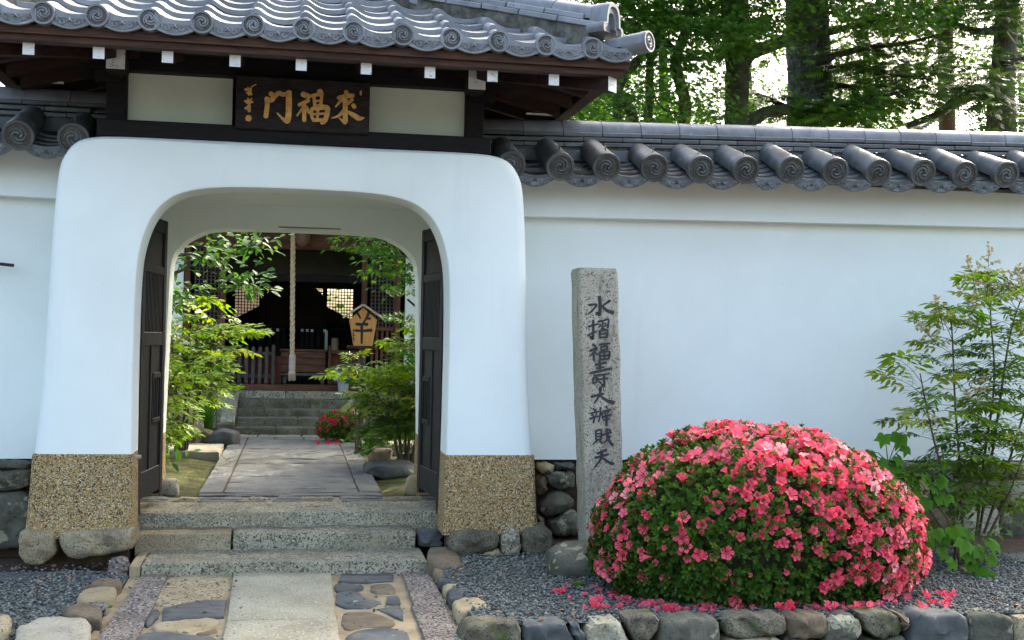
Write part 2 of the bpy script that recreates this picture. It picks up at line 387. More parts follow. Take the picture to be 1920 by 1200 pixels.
# ================================================================== ground
MB().box(-250, 250, -60, 400, -1.2, -.14).build('ground', 'street', kind='structure')
def sheet(name, x0, x1, y0, y1, z, mat_, nx, ny, fn=None, z0=-.3, **k):
    m = MB(); v = []; f = []
    for j in range(ny+1):
        for i in range(nx+1):
            x = x0+(x1-x0)*i/nx; y = y0+(y1-y0)*j/ny
            v.append((x, y, z+(fn(x, y) if fn else 0)))
    for j in range(ny):
        for i in range(nx):
            a = j*(nx+1)+i; f.append((a, a+1, a+nx+2, a+nx+1))
    m.add(v, f)
    return m.build(name, mat_, None, 'all', **k)
def lumps(x, y): return .02*mnoise.noise(Vector((x*1.7, y*1.7, 3)))+.012*mnoise.noise(Vector((x*5, y*5, 9)))
sheet('moss_ground', -30, 40, 8.5, 70, .245, 'moss', 140, 120, lambda x, y: lumps(x, y) if abs(x) > .7 else -.06, kind='structure')
sheet('forecourt_soil', -6, .9, 4.4, 8.6, -.035, 'soil', 24, 20, lambda x, y: .5*lumps(x, y), kind='structure')
sheet('bed_soil', .9, 9, 5.8, 8.6, .005, 'soil', 40, 20, lambda x, y: .5*lumps(x, y)+.055*max(0, min(1, (y-7.2)/.3)), kind='structure')
sheet('paving_sand_bed', -.93, .93, 4.6, 7.5, -.012, 'sand', 40, 60, lambda x, y: .5*lumps(x, y), kind='structure')

# ================================================================== the paved approach
paving = thing('paved_approach', 'approach of granite slabs and set stones in sand before the steps', 'paving', (0, 6.4, 0))
zA = zoomer(160, 1060, 4.8); zB = zoomer(560, 1060, 4.8); zC = zoomer(240, 760, 2.7265); zD = zoomer(0, 800, 3); zE = zoomer(800, 780, 2.857); zF = zoomer(1340, 780, 2.857)
def gp(zf, pts, Z=0): return [G(*zf(*p), Z) for p in pts]
def cx(*pts): return [Vector((a, b, 0)) for a, b in pts]
for (zf, pts, m_, soft, nm) in [
    (None, cx((-.855, 7.40), (-.71, 7.40), (-.70, 6.44), (-.87, 6.44)), 'granite_plum', 0, 'border_stone'),
    (None, cx((-.872, 6.43), (-.702, 6.43), (-.70, 5.3), (-.88, 5.3)), 'granite_plum', 0, 'border_stone'),
    (None, cx((-.885, 5.285), (-.70, 5.285), (-.70, 4.62), (-.88, 4.62)), 'granite_plum', 0, 'border_stone'),
    (zA, [(700,160),(760,95),(1000,80),(1290,90),(1315,230),(1180,290),(900,320),(780,365),(620,350),(605,280)], 'granite_beige', 1, 'paving_stone'),
    (zA, [(700,385),(900,330),(1100,303),(1275,305),(1245,460),(900,480),(690,490)], 'slate', 0, 'paving_stone'),
    (zA, [(600,380),(660,385),(670,440),(600,520),(545,545),(540,470)], 'slate', 1, 'paving_stone'),
    (zA, [(620,520),(850,490),(1100,465),(1225,480),(1170,530),(900,605),(820,590),(610,580)], 'stone_tan', 1, 'paving_stone'),
    (zA, [(980,605),(1180,560),(1190,590),(1050,620)], 'stone_brown', 1, 'paving_stone'),
    (zA, [(470,620),(560,595),(760,590),(900,620),(1190,640),(1170,760),(420,770),(420,690)], 'stone_blue', 1, 'paving_stone'),
    (None, cx((-.33, 7.40), (.245, 7.37), (.235, 6.21), (-.305, 6.2)), 'granite_pale', 0, 'paving_slab'),
    (None, cx((-.302, 6.185), (.238, 6.195), (.24, 5.15), (-.31, 5.15)), 'granite_pale', 0, 'paving_slab'),
    (None, cx((-.3, 5.13), (.235, 5.13), (.24, 4.62), (-.31, 4.62)), 'granite_pale', 0, 'paving_slab'),
    (zB, [(385,80),(850,68),(850,135),(600,150),(355,145)], 'slate', 0, 'paving_stone'),
    (zB, [(320,165),(400,150),(580,165),(590,210),(480,240),(340,235),(315,200)], 'slate', 1, 'paving_stone'),
    (zB, [(660,165),(840,160),(870,215),(860,245),(700,250),(635,225)], 'stone_brown', 1, 'paving_stone'),
    (zB, [(345,240),(550,240),(600,290),(745,325),(640,380),(420,385),(330,340)], 'stone_blue', 0, 'paving_stone'),
    (zB, [(800,275),(890,268),(915,300),(910,345),(785,345)], 'slate', 0, 'paving_stone'),
    (zB, [(700,390),(900,350),(940,400),(940,490),(800,430)], 'stone_blue', 0, 'paving_stone'),
    (zB, [(400,430),(480,405),(720,425),(870,500),(860,545),(620,550),(420,585),(370,520)], 'stone_brown', 1, 'paving_stone'),
    (zB, [(420,630),(560,568),(830,555),(990,595),(1010,760),(415,770)], 'stone_blue', 1, 'paving_stone'),
    (None, cx((.675, 7.36), (.845, 7.355), (.83, 6.47), (.66, 6.45)), 'granite_plum', 0, 'border_stone'),
    (None, cx((.645, 6.43), (.825, 6.455), (.815, 5.5), (.64, 5.5)), 'granite_plum', 0, 'border_stone'),
    (None, cx((.645, 5.485), (.815, 5.485), (.82, 4.62), (.64, 4.62)), 'granite_plum', 0, 'border_stone')]:
    q = gp(zf, pts) if zf else pts
    hh = .03 if nm == 'paving_stone' else .036
    flat_stone(nm, q, -.03, hh, m_, paving, soft, .006 if not soft else .012, rough=.004 if soft else .0025, bulge=.12 if soft else .02)
for zf, pts, m_, h in [   # raised kerb stones along both sides
    (zB, [(1200,60),(1380,55),(1480,130),(1230,130)], 'stone_brown', .05),
    (zB, [(1250,140),(1400,125),(1660,185),(1600,225),(1270,190)], 'slate', .05),
    (zB, [(1290,215),(1480,205),(1500,240),(1310,250)], 'stone_tan', .045),
    (zB, [(1320,275),(1480,245),(1630,290),(1600,350),(1380,365)], 'slate', .06),
    (zB, [(1380,390),(1500,340),(1730,400),(1700,450),(1480,480),(1420,480)], 'stone_tan', .07),
    (zD, [(490,905),(560,870),(680,875),(690,900),(640,925),(500,920)], 'stone_brown', .04),
    (zD, [(440,960),(480,925),(660,930),(640,985),(480,1000),(430,990)], 'stone_tan', .045),
    (zD, [(470,1000),(560,985),(610,1000),(600,1030),(500,1020)], 'granite_plum', .03),
    (zD, [(350,1050),(450,1010),(570,1030),(570,1110),(520,1110),(380,1085)], 'stone_brown', .05),
    (zD, [(90,1170),(200,1110),(330,1090),(480,1100),(510,1140),(510,1250),(80,1250)], 'stone_pale', .055),
    (zD, [(0,1080),(50,1090),(70,1130),(40,1190),(-60,1200),(-70,1100)], 'granite_rust', .07)]:
    flat_stone('kerb_stone', gp(zf, pts, .02), -.04, h*.75+.05, m_, paving, 1, .018, rough=.008, bulge=.06)

# ================================================================== front steps
steps = thing('granite_steps', 'three worn granite steps rising between the gate pillars', 'steps', (0, 7.6, 0))
def gbox(name, x0, x1, y0, y1, z0, z1, m_, parent, b=.009, **k):
    v = stone_mesh([(x0, y0), (x1, y0), (x1, y1), (x0, y1)], z1-z0, lambda u, v_, w_: (u, v_, z0+w_), b, 0, 34, .004, .0)
    return v.build(name, m_, parent, 30, **k)
gbox('step_stone', -.862, .832, 7.385, 7.86, -.06, .068, 'granite', steps)
gbox('step_stone', -.93, -.872, 7.39, 7.85, -.06, .06, 'stone_tan', steps)
rock('step_stone', 'granite_plum', -1.0, 7.45, .02, .07, .1, .085, 3, parent=steps, box=.7)
flat_stone('step_stone', [G(*zE(*p), .03) for p in ((0,740),(130,735),(190,800),(180,845),(0,830))], -.05, .13, 'stone_brown', steps, 1, .03)
gbox('step_stone', -.955, -.375, 7.835, 8.16, .03, .17, 'granite_rust', steps)
gbox('step_stone', -.36, .8, 7.83, 8.16, .03, .172, 'granite', steps)
rock('step_stone', 'slate', .9, 7.9, .12, .09, .1, .065, 5, parent=steps, box=.75)
gbox('step_stone', -1.06, 1.06, 8.1, 8.62, .1, .262, 'granite', steps)
gr_ = thing('threshold_paving', 'strip of thin slate and stone flags set in the gate floor', 'paving', (0, 8.7, .25))
MB().box(-1.07, 1.07, 8.621, 8.93, .1, .2525).build('mortar_bed', 'concrete', gr_)
x = -1.05; i = 0
while x < 1.0:
    wd = rnd.uniform(.16, .36); x1 = min(x+wd, 1.06)
    for (ya, yb) in ((8.64, 8.76), (8.78, 8.92)):
        o_ = rnd.uniform(-.03, .03)
        flat_stone('flagstone', cx((x+.006+o_, ya+rnd.uniform(0,.01)), (x1-.006+o_, ya+rnd.uniform(0,.015)), (x1-.01+o_, yb-rnd.uniform(0,.02)), (x+.01+o_, yb-rnd.uniform(0,.02))), .22, .04, ['slate','path_stone','stone_brown','granite'][i % 4], gr_, 1, .006, rough=.004, bulge=.05)
        i += 1
    x = x1

# ================================================================== the gate
gate = thing('temple_gate', 'white plastered temple gate with rounded arch and grey tiled hip roof', 'gate', (0, 7.65, .2))
outer = [(-1.545, .69), (-1.505, 1.177), (-1.472, 2.03), (-1.447, 2.39), (-1.415, 2.51), (-1.35, 2.595), (-1.25, 2.632), (-1.1, 2.643), (-.9, 2.645), (-.6, 2.645), (-.3, 2.645), (0, 2.645), (.3, 2.645), (.6, 2.645), (.9, 2.645), (1.1, 2.643), (1.25, 2.632), (1.35, 2.595), (1.415, 2.51), (1.447, 2.39), (1.472, 2.03), (1.505, 1.177), (1.545, .69)]
inner = [(-.968, .69), (-.972, 1.35), (-.965, 1.78), (-.943, 1.97), (-.885, 2.14), (-.79, 2.255), (-.65, 2.318), (-.42, 2.348), (0, 2.354), (.42, 2.348), (.65, 2.318), (.79, 2.255), (.885, 2.14), (.943, 1.97), (.965, 1.78), (.972, 1.35), (.968, .69)]
rear = [(-.945, .69), (-.92, 1.6), (-.905, 1.95), (-.84, 2.08), (-.72, 2.165), (-.55, 2.21), (0, 2.22), (.55, 2.21), (.72, 2.165), (.84, 2.08), (.905, 1.95), (.92, 1.6), (.945, .69)]
room = [(-1.09, .69), (-1.09, 1.5), (-1.085, 2.38), (-1.05, 2.4), (0, 2.4), (1.05, 2.4), (1.085, 2.38), (1.09, 1.5), (1.09, .69)]
N = 240
def half_sample(pts, k=6):
    q = np.array(smooth_line(pts, k)); a = int(np.argmax(q[:, 1]-q[:, 0])); b = int(np.argmax(q[:, 1]+q[:, 0])); n3 = N//3
    return np.concatenate([resample(q[:a+1], n3+1)[:-1], resample(q[a:b+1], n3+1)[:-1], resample(q[b:], N-2*n3)])
O_, I_, R_ = (half_sample(p) for p in (outer, inner, rear)); Q_ = half_sample(room, 1)
def toward(a, b, d):
    v = b-a; return a+v/np.maximum(np.linalg.norm(v, axis=1, keepdims=True), 1e-6)*d
sec = [(I_, 7.95), (I_, 7.672), (toward(I_, O_, .006), 7.657), (toward(I_, O_, .02), 7.65), (toward(O_, I_, .075), 7.65), (toward(O_, I_, .035), 7.658), (toward(O_, I_, .01), 7.682), (O_, 7.72),
       (O_, 9.36), (toward(O_, R_, .04), 9.4), (toward(R_, O_, .015), 9.4), (R_, 9.385), (R_, 9.1), (Q_, 9.1), (Q_, 7.95)]
m = MB(); S = len(sec); v = []; f = []
for i in range(N):
    for a, y in sec: v.append((a[i][0], y, a[i][1]))
for i in range(N-1):
    for j in range(S):
        k = (j+1) % S; f.append((i*S+j, i*S+k, (i+1)*S+k, (i+1)*S+j))
f.append(tuple(range(S))[::-1]); f.append(tuple((N-1)*S+j for j in range(S)))
m.add(v, f).build('plaster_body', 'plaster', gate, 35)
for sg in (-1, 1):
    fp = [(1.548, 7.665), (1.53, 7.644), (.985, 7.644), (.966, 7.66), (.966, 7.95), (1.09, 7.95), (1.09, 9.1), (.943, 9.1), (.943, 9.39), (1.548, 9.39)]
    rs = []
    for z, t in ((.18, .03), (.3, .02), (.5, .008), (.683, 0), (.6895, -.004)):
        rs.append([(sg*(x_+(t if x_ > 1.2 else -t*.35 if x_ < 1 else 0)), y_-(t*.5 if y_ < 7.7 else 0)+(.004 if t < 0 and y_ < 7.7 else 0), z) for x_, y_ in fp])
    MB().rings(rs).build('pebble_base', 'pebble_dash', gate, 30)
for zf, pts, m_ in [
    (zD, [(105,600),(150,572),(290,590),(305,640),(310,720),(260,770),(150,785),(100,720)], 'granite_rust'),
    (zD, [(330,605),(400,582),(700,582),(752,575),(765,640),(740,690),(640,720),(520,735),(380,750),(330,680)], 'granite_rust'),
    (zE, [(120,625),(200,605),(390,620),(385,700),(300,740),(190,770),(120,720)], 'granite_dark'),
    (zE, [(200,780),(310,730),(400,710),(415,780),(220,805)], 'stone_tan'),
    (zE, [(400,620),(450,598),(500,612),(510,740),(420,775),(395,690)], 'granite'),
    (zE, [(510,615),(600,592),(660,600),(680,660),(680,720),(600,760),(510,730)], 'granite_dark')]:
    face_stone('foundation_stone', [P(*zf(*p), 7.6) for p in pts], 7.85, .27, m_, gate, 1, .035, rough=.012, bulge=.05)
MB().box(-1.56, -.99, 7.75, 9.35, -.05, .185).build('foundation_core', 'soil', gate)
MB().box(.99, 1.56, 7.75, 9.35, -.05, .185).build('foundation_core', 'soil', gate)
MB().box(-.14, .32, 9.092, 9.099, 2.236, 2.243).build('timber_strip', 'stone_brown', gate)
# ---- timber frame above the plaster
def wbox(name, x0, x1, y0, y1, z0, z1, m_, parent, b=.006, **k):
    return MB().box(x0, x1, y0, y1, z0, z1, b).build(name, m_, parent, **k)
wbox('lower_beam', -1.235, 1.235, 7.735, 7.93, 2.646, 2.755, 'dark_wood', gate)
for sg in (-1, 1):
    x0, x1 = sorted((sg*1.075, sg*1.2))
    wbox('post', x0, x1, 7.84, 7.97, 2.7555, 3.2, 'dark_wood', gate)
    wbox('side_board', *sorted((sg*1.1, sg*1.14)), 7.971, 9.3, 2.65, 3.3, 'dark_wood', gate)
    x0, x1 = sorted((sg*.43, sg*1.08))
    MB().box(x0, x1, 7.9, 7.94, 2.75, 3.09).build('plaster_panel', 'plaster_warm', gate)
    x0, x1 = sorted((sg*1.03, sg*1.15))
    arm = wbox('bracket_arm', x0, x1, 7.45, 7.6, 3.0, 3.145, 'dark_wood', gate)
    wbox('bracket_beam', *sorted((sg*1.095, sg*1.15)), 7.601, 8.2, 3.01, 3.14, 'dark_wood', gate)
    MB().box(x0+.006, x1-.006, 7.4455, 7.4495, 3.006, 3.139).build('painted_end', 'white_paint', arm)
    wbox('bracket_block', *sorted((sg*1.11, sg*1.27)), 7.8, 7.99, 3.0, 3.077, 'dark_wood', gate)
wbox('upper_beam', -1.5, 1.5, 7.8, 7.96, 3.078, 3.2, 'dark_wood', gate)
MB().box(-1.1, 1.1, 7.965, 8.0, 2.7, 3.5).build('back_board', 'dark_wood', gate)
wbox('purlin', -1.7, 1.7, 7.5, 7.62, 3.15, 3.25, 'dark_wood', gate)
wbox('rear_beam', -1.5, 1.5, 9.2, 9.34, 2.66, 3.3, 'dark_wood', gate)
# ---- doors, open inwards
def door(sg):
    L = .68; Hh = 1.88
    h = Vector((sg*.992, 7.965, .33)); e = Vector((sg*.915, 8.63, .33)); d = (e-h).normalized(); n = Vector((-d.y, d.x, 0))*(1 if sg > 0 else -1)
    ang = math.atan2(d.y, d.x)
    Mx = Matrix.Translation(h) @ Matrix(((d.x, n.x, 0, 0), (d.y, n.y, 0, 0), (0, 0, 1, 0), (0, 0, 0, 1)))
    def pc(nm, boxes, m_='door_wood', par=None, b=.004):
        q = MB()
        for bx in boxes: q.box(*bx, b)
        return inst(q.mesh(nm, m_), nm, par, Mx)
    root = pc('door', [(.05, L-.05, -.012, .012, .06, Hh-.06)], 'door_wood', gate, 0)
    T = .028
    for a, b in ((0, .075), (L-.075, L)): pc('stile', [(a, b, -T, T, 0 if a else -.07, Hh)], par=root)
    for a, b in ((.03, .2), (1.02, 1.11), (1.5, 1.555), (Hh-.09, Hh-.002)): pc('rail', [(.0755, L-.0755, -T+.002, T-.002, a, b)], par=root)
    pc('muntin', [(.3, .345, -T+.006, T-.006, .2005, 1.0195)], par=root)
    for k in range(13):
        x_ = .095+k*.0385
        pc('slat', [(x_, x_+.016, -.022, .022, 1.1105, 1.4995)], par=root, b=0)
    pc('window_frame', [(.36, .375, -.024, .024, .5, .82), (.575, .59, -.024, .024, .5, .82), (.3752, .5748, -.026, .026, .5, .53), (.3752, .5748, -.026, .026, .8, .835)], par=root, b=.002)
    for k in range(3): pc('window_bar', [(.415+k*.05, .43+k*.05, -.02, .02, .5305, .7995)], par=root, b=0)
    cv = MB()
    for k in range(16):
        a = k*.9; cx_ = .12+.028*k; cz = 1.66+.07*math.sin(a)
        cv.tube([(cx_, -.02, cz), (cx_+.03*math.cos(a), -.024, cz+.04*math.sin(a*1.7)), (cx_+.04, -.02, cz-.03*math.cos(a))], [.008, .014, .006], 5)
    inst(cv.mesh('carving', 'door_wood', True), 'carving', root, Mx)
    return root
door(-1); door(1)
bolt = MB().tube([(-.97, 7.8, .66), (-.93, 7.8, .66)], .012, 8).build('door_pin', 'pale_wood', gate, True)
# ================================================================== tiles
def tomoe(r, depth, m_rim='tile', spin=0):
    """round eave-tile face with rim, beads and a triple-comma swirl; faces -Y, centre at origin"""
    q = MB(); n = 32
    prof = [(r, depth), (r, 0), (r*.985, -.004), (r*.82, -.004), (r*.79, .006), (r*.02, .006)]
    rs = [[(a*math.cos(2*math.pi*k/n), y, a*math.sin(2*math.pi*k/n)) for k in range(n)] for a, y in prof]
    q.rings(rs)
    return q
def tomoe_plate(r):
    n = 24; return MB().rings([[(r*.8*math.cos(2*math.pi*k/n), y, r*.8*math.sin(2*math.pi*k/n)) for k in range(n)] for y in (.0055, .0042)])
def tomoe_relief(r, spin=0):
    q = MB()
    for k in range(16):
        a = 2*math.pi*k/16; c = Vector((math.cos(a)*r*.7, .004, math.sin(a)*r*.7)); s_ = r*.05
        q.add([c+Vector((s_, 0, 0)), c+Vector((0, 0, s_)), c+Vector((-s_, 0, 0)), c+Vector((0, 0, -s_)), c+Vector((0, -s_*.8, 0))], [(0,1,4),(1,2,4),(2,3,4),(3,0,4)])
    for k in range(3):
        pts = []; rad = []
        for t in range(15):
            u = t/14; a = spin+2*math.pi*k/3 + u*4.0; rr = r*(.13+.45*u**.9)
            pts.append((rr*math.cos(a), .002, rr*math.sin(a))); rad.append(r*(.1*(1-u)**.6+.036))
        q.tube(pts, rad, 6)
    return q
def s_prof(W, n=12):
    us = [-.06, -.03, .03, .09, .16, .26, .38, .52, .66, .8, .92, .99]
    zs = [.012, .032, .043, .042, .032, .012, -.004, -.012, -.013, -.009, -.001, .008]
    return [(W*u, z) for u, z in zip(us, zs)]
def s_tile(W, L, slope, th, pendant=None):
    pr = s_prof(W); q = MB()
    top0 = [(x, 0, z+th) for x, z in pr]; bot0 = [(x, 0, z) for x, z in pr]
    top1 = [(x, L, z+th+slope*L) for x, z in pr]; bot1 = [(x, L, z+slope*L) for x, z in pr]
    n = len(pr); v = top0+bot0+top1+bot1; f = []
    for i in range(n-1):
        f += [(i, i+1, 2*n+i+1, 2*n+i), (n+i, 3*n+i, 3*n+i+1, n+i+1), (i, n+i, n+i+1, i+1), (2*n+i, 2*n+i+1, 3*n+i+1, 3*n+i)]
    f += [(0, 2*n, 3*n, n), (n-1, 2*n-1, 4*n-1, 3*n-1)]
    q.add(v, f)
    if pendant:                                # hanging crescent face
        xs = np.linspace(W*.13, W*.9, 13); t_ = [np.interp(x, [a for a, _ in pr], [b for _, b in pr])+th for x in xs]
        b_ = [-.012-pendant*(.35+.65*math.sin(math.pi*(i+.6)/(len(xs)+.2))) for i in range(len(xs))]
        y0, y1 = -.006, .02
        v = [(x, y0, t) for x, t in zip(xs, t_)]+[(x, y0, b) for x, b in zip(xs, b_)]+[(x, y1, t-.004) for x, t in zip(xs, t_)]+[(x, y1, b) for x, b in zip(xs, b_)]
        k = len(xs); f = []
        for i in range(k-1):
            f += [(i, k+i, k+i+1, i+1), (2*k+i, 2*k+i+1, 3*k+i+1, 3*k+i), (i, i+1, 2*k+i+1, 2*k+i), (k+i, 3*k+i, 3*k+i+1, k+i+1)]
        f += [(0, 2*k, 3*k, k), (k-1, 2*k-1, 4*k-1, 3*k-1)]
        q.add(v, f)
    return q
def scroll_relief(x0, x1, zc, y, s_):
    """arabesque on the hanging face of an eave tile"""
    q = MB(); xm = (x0+x1)/2
    q.tube([(xm-.012*s_, y, zc), (xm, y-.004, zc+.012*s_), (xm+.012*s_, y, zc)], [.004, .008*s_, .004], 5)
    for sg in (-1, 1):
        for k, (dx, r) in enumerate(((.032, .017), (.066, .014))):
            pts = []
            for t in range(9):
                a = t/8*4.6; rr = r*s_*(1-.085*t)
                pts.append((xm+sg*(dx*s_+rr*math.cos(a)*.9), y, zc+(.012*(k+.3))*s_*.5+rr*math.sin(a)*(1 if k else -1)))
            q.tube(pts, [.0025+.002*(8-t)/8 for t in range(9)], 5)
    return q
W, EX, LT, TH, SL = .281, .245, .285, .03, .30
RISE = EX*SL+TH
plain_t = s_tile(W, LT, SL, TH).mesh('roof_tile', 'tile', 35)
eave_t = s_tile(W, LT, SL, TH, .055).mesh('eave_tile', 'tile', 35)
scr_t = scroll_relief(W*.16, W*.88, -.028, -.0085, 1.15).mesh('scroll_relief', 'tile', True)
def crescent(x0, x1, z0, sag, h, y):
    xs = np.linspace(x0, x1, 12); m_ = (x0+x1)/2; hw = (x1-x0)/2
    up = [z0-sag*(1-((x-m_)/hw)**2) for x in xs]; dn = [u-h*(.35+.65*(1-((x-m_)/hw)**2)) for u, x in zip(up, xs)]
    return MB().prism([(x, z) for x, z in zip(xs, up)]+[(x, z) for x, z in zip(xs[::-1], dn[::-1])], y, y+.003, lambda u, v, w_: (u, w_, v))
scr_p = crescent(W*.2, W*.84, -.004, .004, .048, -.0075).mesh('relief_ground', 'scroll_relief')
disc_t = tomoe(.064, .16).mesh('tile_disc', 'tile', 30)
disc_r = [tomoe_relief(.064, k*.9).mesh('swirl_relief', 'tile', True) for k in range(3)]
disc_p = tomoe_plate(.064).mesh('disc_recess', 'tile_relief')
E0, CY, HX, HY = 6.9, 8.52, 1.97, 1.62          # eave line, roof centre, half spans
ZE = 3.165
roof = MB()
def hipdeck(o, z0, z1, th):
    a = [(-HX+o, CY-HY+o, z0), (HX-o, CY-HY+o, z0), (HX-o, CY+HY-o, z0), (-HX+o, CY+HY-o, z0)]
    r = [(-.36, CY, z1), (.36, CY, z1)]
    v = a+r+[(x, y, z-th) for x, y, z in a+r]
    return v, [(0,1,5,4), (1,2,5), (2,3,4,5), (3,0,4), (6,10,11,7), (7,11,8), (8,11,10,9), (9,10,6), (0,6,7,1), (1,7,8,2), (2,8,9,3), (3,9,6,0)]
roof.add(*hipdeck(.07, 3.135, 3.135+.4*HY, .03))
roof_o = roof.build('roof', 'rafter_wood', gate)
def side_M(side):
    """front, right, rear, left: local frame with x along the eave and y up the slope"""
    c = Vector((0, CY, 0))
    return Matrix.Translation(c) @ Matrix.Rotation([0, math.pi/2, math.pi, -math.pi/2][side], 4, 'Z')
for side in range(4):
    Ms = side_M(side); half, dep = (HX, HY) if side % 2 == 0 else (HY, HX)
    k0 = int(half/W)
    for k in range(-k0-1, k0+1):
        xk = k*W+(0 if side % 2 == 0 else .04)
        for r in range(0, 8):
            yr = r*EX; xc = xk+W*.5
            lim = half-yr
            if abs(xc)+((.03 if side % 2 == 0 else .26) if r else 0) > lim+.02 or yr > dep-.12: continue
            if r == 0 and (xk < -half-.02 or xk+W*.9 > half+.05): continue
            Mt = Ms @ TR(xk+rnd.uniform(-.004, .004), -dep+yr+rnd.uniform(-.006, .006), ZE+r*RISE, rnd.uniform(-.014, .014), 1, rnd.uniform(-.01, .01), rnd.uniform(-.014, .014))
            if r == 0:
                inst(eave_t, 'eave_tile', roof_o, Mt); inst(scr_t, 'scroll_relief', roof_o, Mt); inst(scr_p, 'relief_ground', roof_o, Mt)
            else: inst(plain_t, 'roof_tile', roof_o, Mt)
        if -half+.05 < xk < half-.12:
            Md = Ms @ TR(xk+W*.035, -dep-.012, ZE+.012+rnd.uniform(-.004, .004))
            d_ = inst(disc_t, 'tile_disc', roof_o, Md)
            inst(disc_r[k % 3], 'swirl_relief', roof_o, Md); inst(disc_p, 'disc_recess', roof_o, Md)
# hip ridges, corner tiles and ridge-end ornaments
def half_round(L, r0, r1, n=12, th=.016):
    q = MB(); rs = []
    for y, r in ((0, r0), (L, r1)):
        o_ = [(r*math.cos(a), y, r*math.sin(a)) for a in np.linspace(-.25, math.pi+.25, n)]
        i_ = [((r-th)*math.cos(a), y, (r-th)*math.sin(a)) for a in np.linspace(math.pi+.25, -.25, n)]
        rs.append(o_+i_)
    return q.rings(rs)
cap_t = half_round(.3, .074, .07).mesh('ridge_cap', 'tile', 35)
noshi_t = MB().box(-.085, .085, 0, .292, 0, .034, .004).mesh('ridge_tile', 'tile')
noshi_w = MB().box(-.105, .105, 0, .292, 0, .034, .004).mesh('ridge_tile', 'tile')
corner_t = half_round(.3, .066, .058).mesh('corner_tile', 'tile', 35)
def oni_mesh():
    q = MB()                                   # arched end tile with curled feet and a recessed niche
    prof = [(-.115, 0), (-.128, .03), (-.112, .058), (-.088, .062), (-.083, .1), (-.072, .15), (-.045, .185), (0, .197), (.045, .185), (.072, .15), (.083, .1), (.088, .062), (.112, .058), (.128, .03), (.115, 0)]
    pr = smooth_line(prof, 3)
    def lay(sx, sz, oz, y): return [(p[0]*sx, y, p[1]*sz+oz) for p in pr]
    v = lay(1, 1, 0, .12)+lay(1, 1, 0, .012)+lay(.95, .965, .0, 0)+lay(.76, .86, 0, 0)+lay(.7, .82, 0, .018)+lay(.52, .68, 0, .018)+lay(.47, .64, 0, .05)
    n = len(pr); f = []
    for a in range(6):
        for i in range(n-1): f.append((a*n+i, a*n+i+1, (a+1)*n+i+1, (a+1)*n+i))
    f.append(tuple(6*n+i for i in range(n)))
    f.append(tuple(range(n))[::-1])
    for a in range(6): f.append((a*n, (a+1)*n, (a+1)*n+n-1, a*n+n-1))
    return q.add(v, f)
oni_t = oni_mesh().mesh('ridge_end_ornament', 'tile', 35)
for cxs, cys in ((1, -1), (-1, -1), (1, 1), (-1, 1)):
    c0 = Vector((cxs*HX, CY+cys*HY, 0)); u = Vector((-cxs, -cys, 0)).normalized()
    ang = math.atan2(u.y, u.x)-math.pi/2
    sl = .385/math.sqrt(2); pit = math.atan(sl)
    def hp(t, z): return c0+u*(t*math.sqrt(2))+Vector((0, 0, z))
    mo = MB()
    a0, a1 = hp(.2, 3.2+.385*.2), hp(1.52, 3.2+.385*1.52); sdx = Vector((-u.y, u.x, 0))
    pts = [(s_, d) for s_, d in ((-.1, -.06), (.1, -.06), (.085, .07), (-.085, .07))]
    rs = [[tuple(p+sdx*s_*(1+rnd.uniform(-.15, .15))+Vector((0, 0, d))) for s_, d in pts] for p in [a0.lerp(a1, t) for t in np.linspace(0, 1, 22)]]
    mo.rings(rs).build('ridge_bedding', 'mortar', roof_o)
    for lay, (mesh, z, off) in enumerate(((noshi_w, 3.262, .0), (noshi_t, 3.3, .11), (cap_t, 3.335, .06))):
        t = .16+off*.7; step = .3/math.sqrt(2)*math.cos(pit)
        first = True
        while t < 1.58:
            p = hp(t, z+.385*t)
            inst(mesh, 'ridge_tile' if lay < 2 else 'ridge_cap', roof_o, Matrix.Translation(p) @ Matrix.Rotation(ang, 4, 'Z') @ Matrix.Rotation(pit+rnd.uniform(-.01, .01), 4, 'X'))
            t += step
    p = hp(.115, 3.295)
    inst(oni_t, 'ridge_end_ornament', roof_o, Matrix.Translation(p) @ Matrix.Rotation(ang, 4, 'Z'))
    p = hp(-.05, 3.222)
    Mc = Matrix.Translation(p) @ Matrix.Rotation(ang, 4, 'Z') @ Matrix.Rotation(-.06, 4, 'X')
    inst(corner_t, 'corner_tile', roof_o, Mc)
    inst(disc_t, 'tile_disc', roof_o, Mc @ TR(0, -.012, .0)); inst(disc_r[0], 'swirl_relief', roof_o, Mc @ TR(0, -.012, 0)); inst(disc_p, 'disc_recess', roof_o, Mc @ TR(0, -.012, 0))
    # corner rafter with painted end
    q = MB(); b0, b1 = hp(.12, 3.03), hp(1.2, 3.03+.28)
    rs = [[tuple(p+sdx*s_+Vector((0, 0, d))) for s_, d in ((-.05, -.085), (.05, -.085), (.05, .065), (-.05, .065))] for p in (b0, b1)]
    cr = q.rings(rs).build('corner_rafter', 'rafter_wood', gate)
    e0 = b0-u*.004
    MB().rings([[tuple(p+sdx*s_+Vector((0, 0, d))) for s_, d in ((-.047, -.082), (.047, -.082), (.047, .06), (-.047, .06))] for p in (e0-u*.003, e0)]).build('painted_end', 'white_paint', cr)
for t in range(3):
    inst(cap_t, 'ridge_cap', roof_o, TR(-.4+t*.29, CY, 3.97, -math.pi/2))
    for z in (3.86, 3.895, 3.93): inst(noshi_w, 'ridge_tile', roof_o, TR(-.4+t*.29, CY, z, -math.pi/2))
